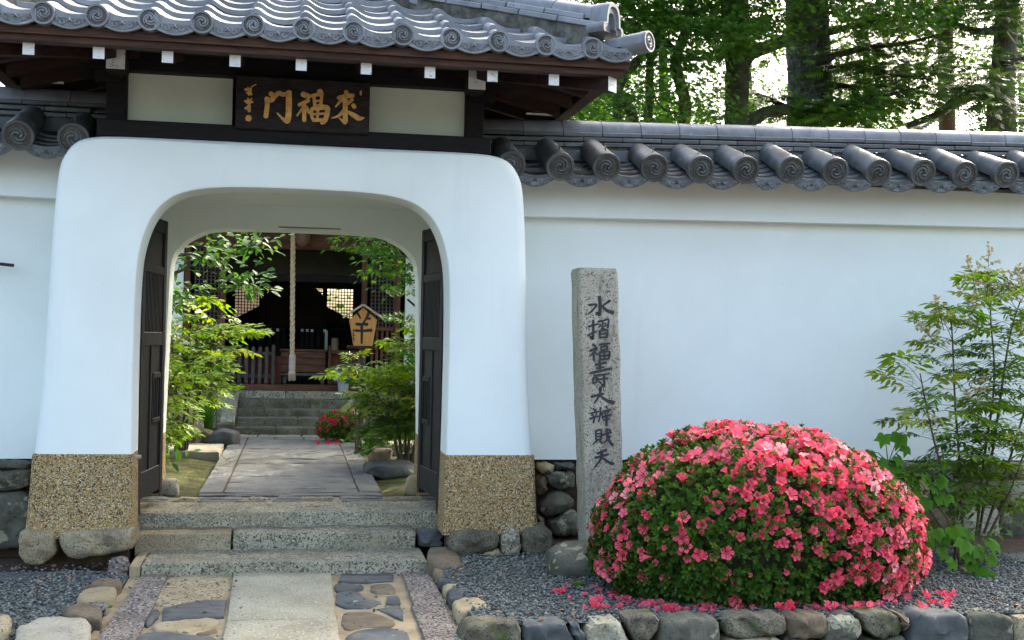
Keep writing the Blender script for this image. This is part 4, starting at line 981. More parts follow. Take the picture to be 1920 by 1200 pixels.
# ================================================================== azalea bushes
def azalea(name, label, c, rx, ry, zt, zb, nleaf, leaf, nflow, fsize, fmesh, dens, matl='azalea_leaf'):
    t = thing(name, label, 'azalea', (c[0], c[1], zb))
    hz = zt-zb; zm = zb+hz*.33
    def surf(d, k=1.0):
        d = np.asarray(d); r = 1+.075*np.array([mnoise.noise(Vector(q)*2.6+Vector((c[0], 0, 0))) for q in d])
        up = d[:, 2] > 0
        p = np.empty_like(d); ex = .86
        h = np.sign(d)*np.abs(d)**ex; h /= np.linalg.norm(h, axis=1, keepdims=True)**.55*np.linalg.norm(d, axis=1, keepdims=True)**.45
        p[:, 0] = c[0]+h[:, 0]*rx*r*k; p[:, 1] = c[1]+h[:, 1]*ry*r*k
        hor = np.sqrt(np.clip(1-d[:, 2]**2, 0, 1)); wd = np.where(up, 1, (1-.42*d[:, 2]**2)/np.maximum(hor, .35))
        p[:, 0] = c[0]+(p[:, 0]-c[0])*wd; p[:, 1] = c[1]+(p[:, 1]-c[1])*wd
        p[:, 2] = zm+np.where(up, h[:, 2]*(zt-zm)*r*k, h[:, 2]*(zm-zb)*1.0*k)
        return p
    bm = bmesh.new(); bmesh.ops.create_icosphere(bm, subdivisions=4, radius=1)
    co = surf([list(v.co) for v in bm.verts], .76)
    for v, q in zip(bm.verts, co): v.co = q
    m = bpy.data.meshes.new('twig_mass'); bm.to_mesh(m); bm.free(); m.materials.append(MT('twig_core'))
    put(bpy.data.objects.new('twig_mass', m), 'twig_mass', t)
    nw = nleaf//6
    d = rand_unit(nw*2); d = d[d[:, 2] > -.75][:nw]; nw = len(d)
    p = surf(d, 1.0); nrm = d*np.array([1/rx, 1/ry, 1/(zt-zm)]); nrm /= np.linalg.norm(nrm, axis=1, keepdims=True)
    p += nrm*nr.uniform(-.06, .02, (nw, 1))*leaf*20*.05
    depth = (nr.uniform(-.1, .022, nw)*min(1, rx*1.1)); p += nrm*depth[:, None]
    pos = np.repeat(p, 6, 0); N6 = np.repeat(nrm, 6, 0); tan = rand_unit(nw*6); tan -= N6*(tan*N6).sum(1, keepdims=True)
    tan /= np.linalg.norm(tan, axis=1, keepdims=True)
    up = np.array([0, 0, 1.0])
    ax = tan*1.0+N6*nr.uniform(.3, 1.3, (len(pos), 1))+up*.35
    tint = np.clip(np.repeat(.25+nr.normal(0, .16, nw)+.25*np.clip(nrm[:, 2], 0, 1), 6)+nr.normal(0, .07, nw*6), 0, 1)  # leaves facing up get a lighter tint, top light put into the colour
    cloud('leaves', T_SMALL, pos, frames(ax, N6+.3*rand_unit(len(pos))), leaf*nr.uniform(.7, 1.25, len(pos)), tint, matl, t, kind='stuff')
    # blossoms
    cand = rand_unit(nflow*14); cand = cand[(cand[:, 2] > -.7)]
    pr = np.array([dens(*q) for q in cand]); keep = cand[nr.uniform(size=len(cand)) < pr][:nflow]
    p = surf(keep, 1.0); nn = keep*np.array([1/rx, 1/ry, 1/(zt-zm)]); nn /= np.linalg.norm(nn, axis=1, keepdims=True)
    view = np.array([0, 0, 1.45])-p; view /= np.linalg.norm(view, axis=1, keepdims=True)
    order = np.argsort(-(nn*view).sum(1))
    rest_p, rest_R = [], []
    for i, k in enumerate(order):
        n_ = nn[k]+nr.normal(0, .28, 3)+np.array([0, -.1, .0])
        s_ = fsize*nr.choice([.62, .8, .95, 1.05, 1.18]); q = p[k]+nn[k]*nr.uniform(-.035, .03)*fsize*25
        if i < 290:
            wl = nr.uniform() < .05
            inst((F_WILT if wl else fmesh)[nr.randint(len(F_WILT if wl else fmesh))], 'wilted_flower' if wl else 'flower', t, Matrix.Translation(q) @ align(n_) @ Matrix.Scale(s_*(.75 if wl else 1), 4))
        else: rest_p.append(q); rest_R.append(np.array(align(n_).to_3x3()))
    if rest_p:
        cloud('flowers', T_FLOWER, np.array(rest_p), np.array(rest_R), fsize*nr.uniform(.62, 1.15, len(rest_p)), nr.uniform(0, .8, len(rest_p)), fmesh[0].materials[0].name, t, kind='stuff')
    return t
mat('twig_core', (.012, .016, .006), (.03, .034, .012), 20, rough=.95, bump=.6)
def dens_big(x, y, z):
    u = x; h = z
    d = .05
    d += 1.5*max(0, min(1, (u*.75+h*.7+.1)*2.2))*(1 if u > -.45 else .5)
    if u < -.3: d = max(d*.6, .24 if h > -.25 else .07)
    if h < -.18 and u < .55: d *= .18
    if u > .5: d = max(d, .95 if h > -.5 else .2)
    cl = mnoise.noise(Vector((x*3.2, y*3.2, z*3.2+5))); cl2 = mnoise.noise(Vector((x*7, y*7, z*7)))
    return max(0, min(1, d*(1+1.2*cl+.8*cl2)))
azalea('azalea_bush', 'large rounded azalea bush covered in pink blossom beside the stone pillar', (2.62, 6.5), .955, .62, .945, -.06, 66000, .03, 2000, .0375, F_PINK, dens_big)
# fallen blossoms
k = 0
FZ = ('on the gravel left of the large bush', 'on the gravel at the left foot of the large bush', 'on the stone edge below the left half of the bush', 'on the stone edge below the right half of the bush', 'on the gravel at the right foot of the large bush', 'on the gravel farthest right of the large bush')
for zi, (xa, xb, ya, yb, n) in enumerate(((1040, 1180, 1100, 1130, 22), (1090, 1250, 1122, 1142, 28), (1230, 1420, 1134, 1150, 36), (1420, 1640, 1134, 1150, 38), (1640, 1800, 1112, 1142, 30), (1760, 1800, 1110, 1130, 3))):
    for i in range(n):
        g_ = G(rnd.uniform(xa, xb), rnd.uniform(ya, yb), .06); z_ = .068 if g_.y > 5.86 else .1
        if k % 7 == 5: inst(F_WILT[k % 2], 'fallen_blossom', None, TR(g_.x, g_.y, z_-.015, rnd.uniform(0, 6), .024, rnd.uniform(-.5, .5)), label='withered orange azalea blossom '+FZ[zi], cat='blossom', group='withered blossoms '+FZ[zi])
        else: inst(F_PINK[k % 4], 'fallen_blossom', None, TR(g_.x, g_.y, z_, rnd.uniform(0, 6), rnd.uniform(.026, .034), rnd.uniform(-.9, .9), rnd.uniform(-.9, .9)), label='pink azalea blossom fallen '+FZ[zi], cat='blossom', group='pink blossoms '+FZ[zi])
        k += 1

# ================================================================== low retaining wall of the bed, and the bed itself
ret = thing('retaining_wall', 'low retaining wall of rough lichened stones along the front of the bed', 'retaining wall', (2.6, 5.7, -.1))
RY = 5.72
for zf, pts, m_ in [
    (zE, [(185,1090),(300,1082),(490,1080),(502,1130),(500,1270),(180,1270)], 'granite_dark'), (zE, [(512,1100),(640,1082),(750,1085),(785,1180),(780,1270),(510,1270)], 'stone_blue'),
    (zE, [(768,1085),(810,1075),(850,1150),(845,1210),(790,1180)], 'stone_blue'), (zE, [(850,1092),(1040,1070),(1080,1180),(1050,1250),(860,1250)], 'granite_pale'),
    (zE, [(1050,1052),(1220,1040),(1250,1090),(1200,1170),(1120,1192),(1070,1120)], 'granite_dark'), (zE, [(1262,1068),(1400,1055),(1550,1062),(1570,1130),(1540,1270),(1240,1270),(1235,1150)], 'stone_lichen'),
    (zF, [(50,1062),(180,1045),(370,1050),(382,1130),(340,1152),(80,1168),(45,1110)], 'granite_dark'), (zF, [(390,1050),(590,1040),(602,1130),(540,1178),(390,1162)], 'stone_brown'),
    (zF, [(608,1070),(700,1035),(780,1080),(787,1150),(700,1200),(580,1200),(590,1130)], 'stone_lichen'), (zF, [(772,1032),(960,1028),(1000,1090),(990,1140),(880,1172),(800,1120)], 'granite_dark'),
    (zF, [(970,1040),(1030,1050),(1035,1110),(1005,1125)], 'stone_brown'), (zF, [(1040,1032),(1330,1030),(1352,1110),(1350,1270),(1040,1270)], 'stone_blue'),
    (zF, [(1362,1040),(1580,1040),(1592,1150),(1570,1270),(1365,1270)], 'stone_lichen'), (zF, [(1600,1060),(1657,1042),(1760,1050),(1760,1270),(1600,1260)], 'granite_rust'),
    (zF, [(60,1175),(340,1160),(400,1270),(50,1270)], 'stone_tan'), (zF, [(395,1172),(560,1186),(600,1270),(410,1270)], 'stone_lichen'), (zF, [(610,1210),(760,1185),(860,1180),(880,1270),(615,1270)], 'granite_dark'), (zF, [(885,1182),(1010,1150),(1030,1270),(890,1270)], 'stone_lichen')]:
    face_stone('wall_stone', [P(*zf(*p), RY)-Vector((0, 0, .02)) for p in pts], RY+.12, .15, m_, ret, 1, .025, rough=.014, bulge=.03)
x = 4.0
while x < 7:
    wd = rnd.uniform(.25, .42)
    face_stone('wall_stone', [(x+.008, 0, -.14), (x+wd-.008, 0, -.14), (x+wd-.01, 0, .09+rnd.uniform(-.02, .01)), (x+.012, 0, .09+rnd.uniform(-.02, .01))], RY+.17, .2, kinds[int(x*9) % 8], ret, 1, .04, rough=.011)
    x += wd
# gravel
def pebble_t():
    bm = bmesh.new(); bmesh.ops.create_icosphere(bm, subdivisions=1, radius=1)
    for v in bm.verts: v.co = Vector((v.co.x*(1+.25*mnoise.noise(v.co*3)), v.co.y*.75, v.co.z*.5))
    t = ([tuple(v.co) for v in bm.verts], [tuple(x_.index for x_ in f_.verts) for f_ in bm.faces]); bm.free(); return t
T_PEB = pebble_t()
leafmat('pebble', [(0, (.045, .049, .042)), (.4, (.11, .118, .102)), (.75, (.2, .21, .178)), (.93, (.28, .28, .24)), (1, (.25, .17, .1))], 0.0, .65, 0)
def gravel(name, label, x0, x1, y0, y1, z, per, keep):
    n = int((x1-x0)*(y1-y0)*per); q = np.stack([nr.uniform(x0, x1, n), nr.uniform(y0, y1, n), np.full(n, z)], 1)
    q = q[[keep(a, b) for a, b, _ in q]]; n = len(q); q[:, 2] += nr.uniform(-.004, .009, n)
    ax = rand_unit(n); ax[:, 2] *= .3; nn = np.tile([0, 0, 1.], (n, 1))+.5*rand_unit(n)
    o = cloud(name, T_PEB, q, frames(ax, nn), nr.uniform(.006, .0135, n), np.clip(nr.normal(.42, .22, n), 0, 1), 'pebble', None, kind='stuff'); tag(o, label, 'gravel'); return o
MB().add([(.9, 5.76, .055), (7, 5.76, .055), (7, 7.7, .055), (.9, 7.7, .055)], [(0, 1, 2, 3)]).build('gravel_bed', 'gravel', kind='structure')
MB().add([(-4, 5.2, .0), (-.93, 5.2, .0), (-.93, 7.55, .0), (-4, 7.55, .0)], [(0, 1, 2, 3)]).build('gravel_bed', 'gravel', kind='structure')
gravel('gravel', 'blue grey gravel in the bed right of the steps', .92, 4.7, 5.76, 7.72, .06, 3300, lambda a, b: not (((a-2.63)/.9)**2+((b-6.5)/.5)**2 < 1 or (b > 7.5 and rnd.random() < .6) or (a < 1.0+(6.9-b)*0 and b > 7.5)))
gravel('gravel', 'blue grey gravel in the bed left of the paving', -2.6, -.94, 5.4, 7.75, .006, 3300, lambda a, b: not (b > 7.42+.1*math.sin(a*9) and rnd.random() < .85))
gravel('gravel', 'sparser gravel and soil under the nandina by the right wall', 3.4, 6.3, 7.4, 8.06, .05, 1500, lambda a, b: True)
gj = gravel('stray_gravel', 'loose gravel scattered in the joints of the paving', -.9, .86, 5.5, 7.36, .002, 60, lambda a, b: abs(a) > .24)
n = 160; q = np.stack([nr.uniform(-2.4, 4.4, n), nr.uniform(5.7, 7.7, n), np.full(n, .012)], 1); q = q[(np.abs(q[:, 0]) > .95)]; q[:, 2] = np.where(q[:, 0] > 0, .076, .018); n = len(q)
ax = rand_unit(n); ax[:, 2] *= .2
o = cloud('leaf_litter', T_OVATE, q, frames(ax, np.tile([0, 0, 1.], (n, 1))+.4*rand_unit(n)), nr.uniform(.02, .05, n), nr.uniform(0, 1, n), 'wilted', None, kind='stuff'); tag(o, 'dry brown leaves scattered over the gravel', 'leaf litter')
g_ = G(1105, 1060, .05)
rock('boulder', 'stone_lichen', 1.75, 7.0, .1, .26, .19, .15, 11, 'dark boulder lying at the foot of the stone pillar', box=.3)
rock('boulder', 'stone_lichen', 2.2, 6.95, .06, .28, .2, .1, 12, 'low flat dark stone partly under the azalea bush', box=.3)

# ================================================================== nandina and other bed plants
def frond_mesh(seed, mat_, leaflet=.055, L=.34, t0=0.0):
    r_ = np.random.RandomState(seed); pos, ax, nn, sc_ = [], [], [], []
    tw = MB()
    def sag(t): return np.array([0, t*L, .06*L*math.sin(t*2)-.35*L*t*t])
    tw.tube([sag(t) for t in (0, .33, .66, 1)], [.0022, .0018, .0014, .001], 4)
    for t in (.3, .52, .74, .92):
        for sg in (-1, 1):
            b = sag(t); pl = L*.5*(1.15-t); d = np.array([sg*.85, .55, -.12+r_.uniform(-.15, .15)]); d /= np.linalg.norm(d); e = b+d*pl
            tw.tube([b, e], [.0013, .0008], 3)
            for u in (.35, .68, 1):
                c_ = b+d*pl*u
                for s2 in ((-1, 1) if u < 1 else (0,)):
                    side = np.array([d[1], -d[0], 0])*s2*.9
                    a = d*.8+side+np.array([0, 0, -.25+r_.uniform(-.2, .2)])
                    pos.append(c_); ax.append(a); nn.append([r_.uniform(-.35, .35), r_.uniform(-.35, .35), 1]); sc_.append(leaflet*r_.uniform(.7, 1.2))
    e = sag(1)
    for s2 in (-1, 0, 1): pos.append(e); ax.append([s2*.7, .8, -.3]); nn.append([0, .2, 1]); sc_.append(leaflet*1.1)
    base = t0+r_.uniform(0, .35)
    m = cloud_mesh('frond', T_LANCE, np.array(pos), frames(np.array(ax, float), np.array(nn, float)), np.array(sc_), np.clip(base+r_.uniform(0, .45, len(pos)), 0, .82), mat_)
    # add the stalks
    bm = bmesh.new(); bm.from_mesh(m); vs_ = [bm.verts.new(p) for p in tw.v]
    for f_ in tw.f:
        try: x_ = bm.faces.new([vs_[i] for i in f_]); x_.material_index = 1
        except ValueError: pass
    bm.to_mesh(m); bm.free(); m.materials.append(MT('stem')); return m
FR_N = [frond_mesh(i, 'nandina_leaf', .075, .36) for i in range(5)]
FR_Y = [frond_mesh(60+i, 'nandina_leaf', .07, .34, .22) for i in range(4)]  # yellower copies for the stem tops, sunlit look put into the tint
FR_D = [frond_mesh(20+i, 'dark_nandina', .062) for i in range(5)]
FR_S = [frond_mesh(40+i, 'nandina_leaf', .056, .27, .15) for i in range(4)]
def panicle_mesh(seed, L=.2, mat_='cream_flower'):
    r_ = np.random.RandomState(seed); pos = []; tw = MB(); tw.tube([(0, 0, 0), (0, 0, L)], [.002, .001], 4)
    for i in range(9):
        t = .15+.85*i/9; a = i*2.4; l = L*.45*(1.1-t); e = np.array([math.cos(a)*l, math.sin(a)*l, L*t+l*.5]); b = np.array([0, 0, L*t])
        tw.tube([b, e], [.0011, .0007], 3)
        for u in np.linspace(.3, 1, 9): pos.append(b+(e-b)*u+r_.uniform(-.008, .008, 3))
    for u in np.linspace(.8, 1.05, 8): pos.append(np.array([0, 0, L*u])+r_.uniform(-.006, .006, 3))
    pos = np.array(pos); n = len(pos); bud = ([(0, 0, 1), (.8, 0, 0), (0, .8, 0), (-.8, 0, 0), (0, -.8, 0), (0, 0, -1)], [(0,1,2),(0,2,3),(0,3,4),(0,4,1),(5,2,1),(5,3,2),(5,4,3),(5,1,4)])
    m = cloud_mesh('panicle', bud, pos, frames(rand_unit(n), rand_unit(n)), r_.uniform(.006, .011, n), r_.uniform(0, 1, n), mat_)
    bm = bmesh.new(); bm.from_mesh(m); vs_ = [bm.verts.new(p) for p in tw.v]
    for f_ in tw.f:
        try: x_ = bm.faces.new([vs_[i] for i in f_]); x_.material_index = 1
        except ValueError: pass
    bm.to_mesh(m); bm.free(); m.materials.append(MT('stem')); return m
PAN = [panicle_mesh(i, .17+.04*i) for i in range(3)]
def nandina(name, label, stems, fronds, meshes, base, size=1.0, pans=(), lowest=.3, spread=.9, up=.35):
    """stems: polylines of points; fronds per stem"""
    t = thing(name, label, 'nandina', base)
    for pts in stems:
        q = [Vector(p) for p in smooth_line(pts, 4)]
        MB().tube(q, [.011*size*(1-.6*i/(len(q)-1)) for i in range(len(q))], 6).build('stem', 'stem', t, True)
        for i in range(fronds):
            u = lowest+(1-lowest)*((i+rnd.random()*.8)/fronds); p = q[min(int(u*(len(q)-1)), len(q)-1)]
            az = i*2.4+rnd.uniform(-.5, .5)
            el = rnd.uniform(-.1, .5)+up*max(0, u-.5)*2
            M_ = Matrix.Translation(p) @ Matrix.Rotation(az, 4, 'Z') @ Matrix.Rotation(el, 4, 'X') @ Matrix.Rotation(rnd.uniform(-.4, .4), 4, 'Y') @ Matrix.Scale(size*rnd.uniform(.7, 1.15), 4)
            inst(FR_Y[rnd.randrange(4)] if u > .68 and rnd.random() < .7 else meshes[rnd.randrange(len(meshes))], 'frond', t, M_)
    for (p, k, rx, ry) in pans: inst(PAN[k], 'panicle', t, Matrix.Translation(p) @ Matrix.Rotation(ry, 4, 'Y') @ Matrix.Rotation(rx, 4, 'X') @ Matrix.Scale(1.45, 4))
    return t
NY = 7.3
def np_(x_, y_, dY=0): return tuple(P(x_, y_, NY+dY))
nandina('nandina', 'tall bright green nandina with cream flower panicles against the right wall',
    [[np_(1806,1010), np_(1798,853), np_(1791,760), np_(1786,640), np_(1782,585)], [np_(1830,1010,.05), np_(1846,856,.05), np_(1861,755), np_(1864,680), np_(1857,590,-.05), np_(1862,540,-.05)], [np_(1835,1005,.1), np_(1868,800,.12), np_(1885,680,.12), np_(1898,610,.1), np_(1915,560,.1)],
     [np_(1845,1000,.15), np_(1900,840,.2), np_(1935,720,.2), np_(1960,630,.15)], [np_(1795,1010,-.08), np_(1770,900,-.12), np_(1745,800,-.15), np_(1725,700,-.15)], [np_(1850,1010,-.1), np_(1890,930,-.15), np_(1920,850,-.2), np_(1940,790,-.2)]],
    29, FR_N, tuple(P(1820, 1010, NY)), .98,
    [(Vector(np_(1850,560)), 2, -.1, .1), (Vector(np_(1835,565)), 1, .1, -.35), (Vector(np_(1872,570)), 1, 0, .5), (Vector(np_(1770,620)), 0, .2, -.4), (Vector(np_(1790,625)), 1, .5, .2), (Vector(np_(1760,650)), 0, .3, -.9), (Vector(np_(1820,770,-.1)), 0, .3, .2), (Vector(np_(1905,560)), 0, 0, .3)], .18, .9)
# rose mallow: lobed leaves on thin stalks
mal = thing('mallow_plant', 'low mallow plant with broad lobed bright green leaves beside the bush', 'plant', (3.95, 6.9, .06))
MAL = [cloud_mesh('leaf', (np.array(T_MALLOW[0])+nr.uniform(-.03, .03, (len(T_MALLOW[0]), 3)), T_MALLOW[1]), np.zeros((1, 3)), np.eye(3)[None], [1.], [.2+.25*i], 'mallow_leaf') for i in range(3)]
root_ = G(1815, 1060, .06)
for gi, grp in enumerate([[(920,90),(800,185),(1035,150),(985,205),(890,230),(1010,90),(955,255),(860,175)], [(1085,320),(1150,300),(1225,322),(1275,410),(1140,440),(1210,415),(1190,360),(1090,385)], [(1150,630),(1250,620),(1240,695),(1300,590),(1370,600),(1190,600)], [(1360,660),(1440,690),(1490,660),(1310,765),(1380,770),(1450,800),(1500,740),(1430,880),(1465,835),(1410,730),(1345,720)]]):
    Yg = (7.0, 6.95, 6.75, 6.6)[gi]; tips = [P(*zF(*p), Yg) for p in grp]; mid = sum(tips, Vector())/len(tips)
    hub = mid+Vector((.03, .06, -.1))
    MB().tube([Vector((root_.x-.05*gi, root_.y, .05)), root_.lerp(hub, .6)+Vector((0, 0, .05)), hub], [.009, .007, .004], 6).build('stalk', 'stem', mal, True)
    for p in tips:
        b = p+Vector((rnd.uniform(-.02, .02), .03, -.02)); MB().tube([hub, hub.lerp(b, .6)+Vector((0, 0, .02)), b], [.0035, .003, .002], 5).build('leaf_stalk', 'mallow_leaf', mal, True)
        nn = Vector((rnd.uniform(-.5, .5), -.75+rnd.uniform(-.3, .3), .75)).normalized(); d = Vector((rnd.uniform(-.7, .7), -.5, -.55)); d = (d-nn*d.dot(nn)).normalized(); x_ = d.cross(nn)
        inst(MAL[rnd.randrange(3)], 'leaf', mal, Matrix.Translation(b) @ Matrix(((x_.x, d.x, nn.x, 0), (x_.y, d.y, nn.y, 0), (x_.z, d.z, nn.z, 0), (0, 0, 0, 1))) @ Matrix.Scale(rnd.uniform(.055, .08), 4))
for (px, py) in ((1655, 790), (1662, 786), (1675, 787)):
    p = P(px, py, 7.05); inst(rock_mesh('seed_pod', 'stem', px, .012, .012, .014, sub=2), 'seed_pod', mal, Matrix.Translation(p))
# small weeds
WD = cloud_mesh('weed_leaves', T_LANCE, np.zeros((14, 3)), frames(np.array([[math.cos(i*2.4), math.sin(i*2.4), .5+.06*i] for i in range(14)]), np.array([[-.3*math.cos(i*2.4), -.3*math.sin(i*2.4), 1] for i in range(14)])), np.linspace(1, .6, 14), nr.uniform(.4, .9, 14), 'mallow_leaf')
for (px, py, z_, s_, lb) in ((1083, 1100, .06, .07, 'small leafy weed in the gravel near the fallen blossoms'), (178, 1172, 0, .04, 'tiny bright weed beside the left edge stones'), (207, 1140, 0, .03, 'tiny weed sprouting next to the plum edge stone'), (408, 1010, .1, .045, 'small weed growing in the joint of the middle step'), (22, 1018, .0, .05, 'small leafy weed at the foot of the left wall')):
    p = G(px, py, z_); 
    if 'joint' in lb: p = Vector((-.367, 7.845, .1))
    inst(WD, 'weed', None, TR(p.x, p.y, z_, 1, s_), label=lb, cat='weed')
# ================================================================== inner path
path = thing('inner_path', 'long straight granite path leading from the gate to the hall', 'path', (0, 11.5, .26))
MB().box(-.66, .66, 8.935, 14.3, .1, .2555).build('joint_bed', 'soil', path)
y = 8.94; k = 0
gbox('path_stone', -.665, .67, y, y+.14, .2, .2625, 'path_stone', path, .005); y = 9.085
while y < 13.6:
    d = rnd.choice((.22, .3, .36, .42, .5)); y1 = min(y+d, 13.62)
    gbox('path_stone', -.49, .495, y, y1-.006, .2, .2655+rnd.uniform(-.002, .002), 'path_stone', path, .005); y = y1
for sg in (-1, 1):
    y = 9.085
    while y < 13.9:
        d = rnd.uniform(.7, 1.3); y1 = min(y+d, 13.95)
        gbox('path_edging', *sorted((sg*.503, sg*.668)), y, y1-.008, .2, .268+rnd.uniform(-.002, .002), 'path_stone', path, .005); y = y1
for a, b in ((-.49, -.2), (-.19, .12), (.13, .495)): gbox('path_stone', a, b-.008, 13.63, 13.94, .2, .266, 'path_stone', path, .005)
for a, b in ((-.8, -.4), (-.39, .1), (.11, .62)): gbox('path_stone', a, b-.008, 13.96, 14.24, .2, .266, 'granite', path, .005)
# ================================================================== steps to the hall
hs = thing('hall_steps', 'flight of four weathered granite steps leading up to the hall', 'steps', (0, 14.6, .26))
zz = [.262, .345, .44, .525, .625]; yy = [14.25, 14.53, 14.82, 15.1, 15.38]
for i in range(4):
    j = [-.2, .05, -.35, .2][i]
    for a, b in ((-.665, j), (j+.006, .66)): gbox('step_stone', a, b, yy[i], 15.45, zz[i]-.04, zz[i+1], 'granite_dark', hs, .014)
for sg in (-1, 1):
    rs = [[(sg*x_, y_, z_) for x_, z_ in ((.672, zb), (.84, zb), (.84, zt), (.672, zt))] for y_, zb, zt in ((14.42, .2, .4), (14.5, .2, .46), (15.44, .2, .7))]
    MB().rings(rs).build('cheek_stone', 'granite', hs)
gbox('cheek_stone', -.86, -.672, 14.12, 14.4, .2, .4, 'granite_dark', hs, .03)
# ================================================================== worship hall
hall = thing('worship_hall', 'dark timber worship hall with lattice windows seen through the gate', 'building', (0, 17.5, .26))
for a, b in ((-3.2, -2.0), (-2.0, -.95), (-.95, -.1), (-.1, .75), (.75, 1.9), (1.9, 3.2)): gbox('platform_stone', a+.004, b-.004, 15.46, 15.9, .2, .715, 'granite', hall, .01)
MB().box(-3.2, 3.2, 15.905, 20.5, .2, .7).build('platform', 'concrete', hall)
wbox('sill_beam', -3.1, 3.1, 15.56, 15.72, .716, .795, 'hall_wood_x', hall)
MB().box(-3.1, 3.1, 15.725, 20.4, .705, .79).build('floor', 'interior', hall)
for xp in (-3.0, -1.35, -.91, .87, 1.3, 3.0):
    wbox('post', xp-.035, xp+.035, 15.58, 15.67, .796, 2.6, 'hall_wood', hall)
wbox('lintel', -3.1, 3.1, 15.57, 15.69, 2.52, 2.8, 'hall_wood_x', hall)
wbox('inner_lintel', -3.0, 3.0, 16.3, 16.4, 2.14, 2.24, 'interior', hall)
MB().box(-3.0, 3.0, 16.32, 16.36, 2.2405, 2.55).build('frieze_panel', 'frieze', hall)
for sg in (-1, 1):
    MB().box(*sorted((sg*1.4, sg*3.0)), 15.6, 15.66, .8, 2.52).build('plaster_wall_panel', 'plaster', hall)
    lat = MB().box(*sorted((sg*.945, sg*1.265)), 15.6, 15.63, 1.5, 1.56, .004).build('lattice_rail', 'hall_wood_x', hall)
    for i in range(7):
        xx = sg*(.965+i*.048); MB().box(xx-.008, xx+.008, 15.606, 15.626, 1.561, 2.519).build('lattice_bar', 'grey_wood', hall)
    for i in range(19):
        z_ = 1.6+i*.05; MB().box(*sorted((sg*.947, sg*1.264)), 15.6265, 15.636, z_, z_+.014).build('lattice_bar', 'grey_wood', hall)
    for i in range(5):
        xx = sg*(.98+i*.065); MB().box(xx-.016, xx+.016, 15.6, 15.63, .97, 1.499).build('picket', 'hall_wood', hall)
    wbox('lattice_rail', *sorted((sg*.947, sg*1.264)), 15.59, 15.63, .9, .969, 'hall_wood_x', hall)
# interior shell with lattice windows in the back wall
BY = 18.5
for x0, x1, z0, z1 in ((-3.0, -.9, .8, 3), (-.53, -.43, .8, 3), (.4, .47, .8, 3), (.86, 3.0, .8, 3), (-.899, -.531, .8, 1.68), (.471, .859, .8, 1.68), (-.899, -.531, 2.14, 3), (.471, .859, 2.14, 3), (-.4295, .3995, .8, 1.98), (-.4295, .3995, 2.14, 3)):
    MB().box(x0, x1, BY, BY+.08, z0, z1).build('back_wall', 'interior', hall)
for x0, x1, z0 in ((-.9, -.53, 1.68), (.47, .86, 1.68), (-.43, .4, 1.98)):
    n = int((x1-x0)/.042)
    for i in range(1, n): xx = x0+(x1-x0)*i/n; MB().box(xx-.006, xx+.006, BY+.02, BY+.035, z0, 2.14).build('window_bar', 'interior', hall)
    n = max(2, int((2.14-z0)/.042))
    for i in range(1, n): z_ = z0+(2.14-z0)*i/n; MB().box(x0, x1, BY+.0355, BY+.05, z_-.006, z_+.006).build('window_bar', 'interior', hall)
for sg, xa, xb in ((-1, -.95, -.5), (1, .44, .9)):   # hangings drawn across the lower corners of the windows
    inn = xb if sg < 0 else xa; out = xa if sg < 0 else xb
    poly = [(inn, 1.6), (out, 1.6), (out, 1.62), (inn, 1.87)] if sg < 0 else [(inn, 1.6), (out, 1.6), (out, 1.64), (inn, 1.87)]
    MB().prism(poly, 18.3, 18.33, lambda u_, v_, w_: (u_, w_, v_)).build('hanging_cloth', 'interior', hall)
MB().prism([(-.46, 1.9), (.45, 1.9), (.43, 2.0), (.29, 2.13), (.22, 2.2), (-.25, 2.2), (-.32, 2.13), (-.46, 2.0)], 18.2, 18.23, lambda u_, v_, w_: (u_, w_, v_)).build('hanging_cloth', 'interior', hall)
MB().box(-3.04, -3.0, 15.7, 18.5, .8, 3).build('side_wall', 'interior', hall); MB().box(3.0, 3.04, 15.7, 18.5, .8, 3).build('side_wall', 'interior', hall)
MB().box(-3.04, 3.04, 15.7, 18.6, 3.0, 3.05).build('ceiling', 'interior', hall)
for i in range(22):
    xx = -.47+i*.042; MB().box(xx-.005, xx+.005, 18.1, 18.11, 1.55, 2.14).build('lattice_bar', 'brown_wood', hall)
for i in range(15):
    z_ = 1.56+i*.042; MB().box(-.48, .43, 18.111, 18.12, z_-.005, z_+.005).build('lattice_bar', 'brown_wood', hall)
for xx in (-.5, .42): wbox('inner_post', xx-.03, xx+.03, 17.95, 18.05, .8, 2.6, 'dark_wood', hall)
for z_ in (1.5, 2.18): wbox('inner_rail', -2.9, 2.9, 18.0, 18.05, z_, z_+.04, 'dark_wood', hall)
# altar screen with pale slips
MB().box(-.55, .5, 17.5, 17.9, .8, 1.2).build('altar', 'interior', hall)
for i, xx in enumerate((-.47, -.36, -.25, -.16, -.02, .1, .17, .24, .33, .42)):
    MB().box(xx-.02, xx+.02, 17.6, 17.61, 1.2, 1.52).build('tally_board', 'dark_wood', hall)
    if i % 5 != 3: MB().box(xx-.019, xx+.019, 17.594, 17.599, 1.475, 1.515).build('paper_slip', 'white_paint', hall)
MB().box(.425, .465, 17.588, 17.593, 1.22, 1.5).build('paper_slip', 'plaster_warm', hall)
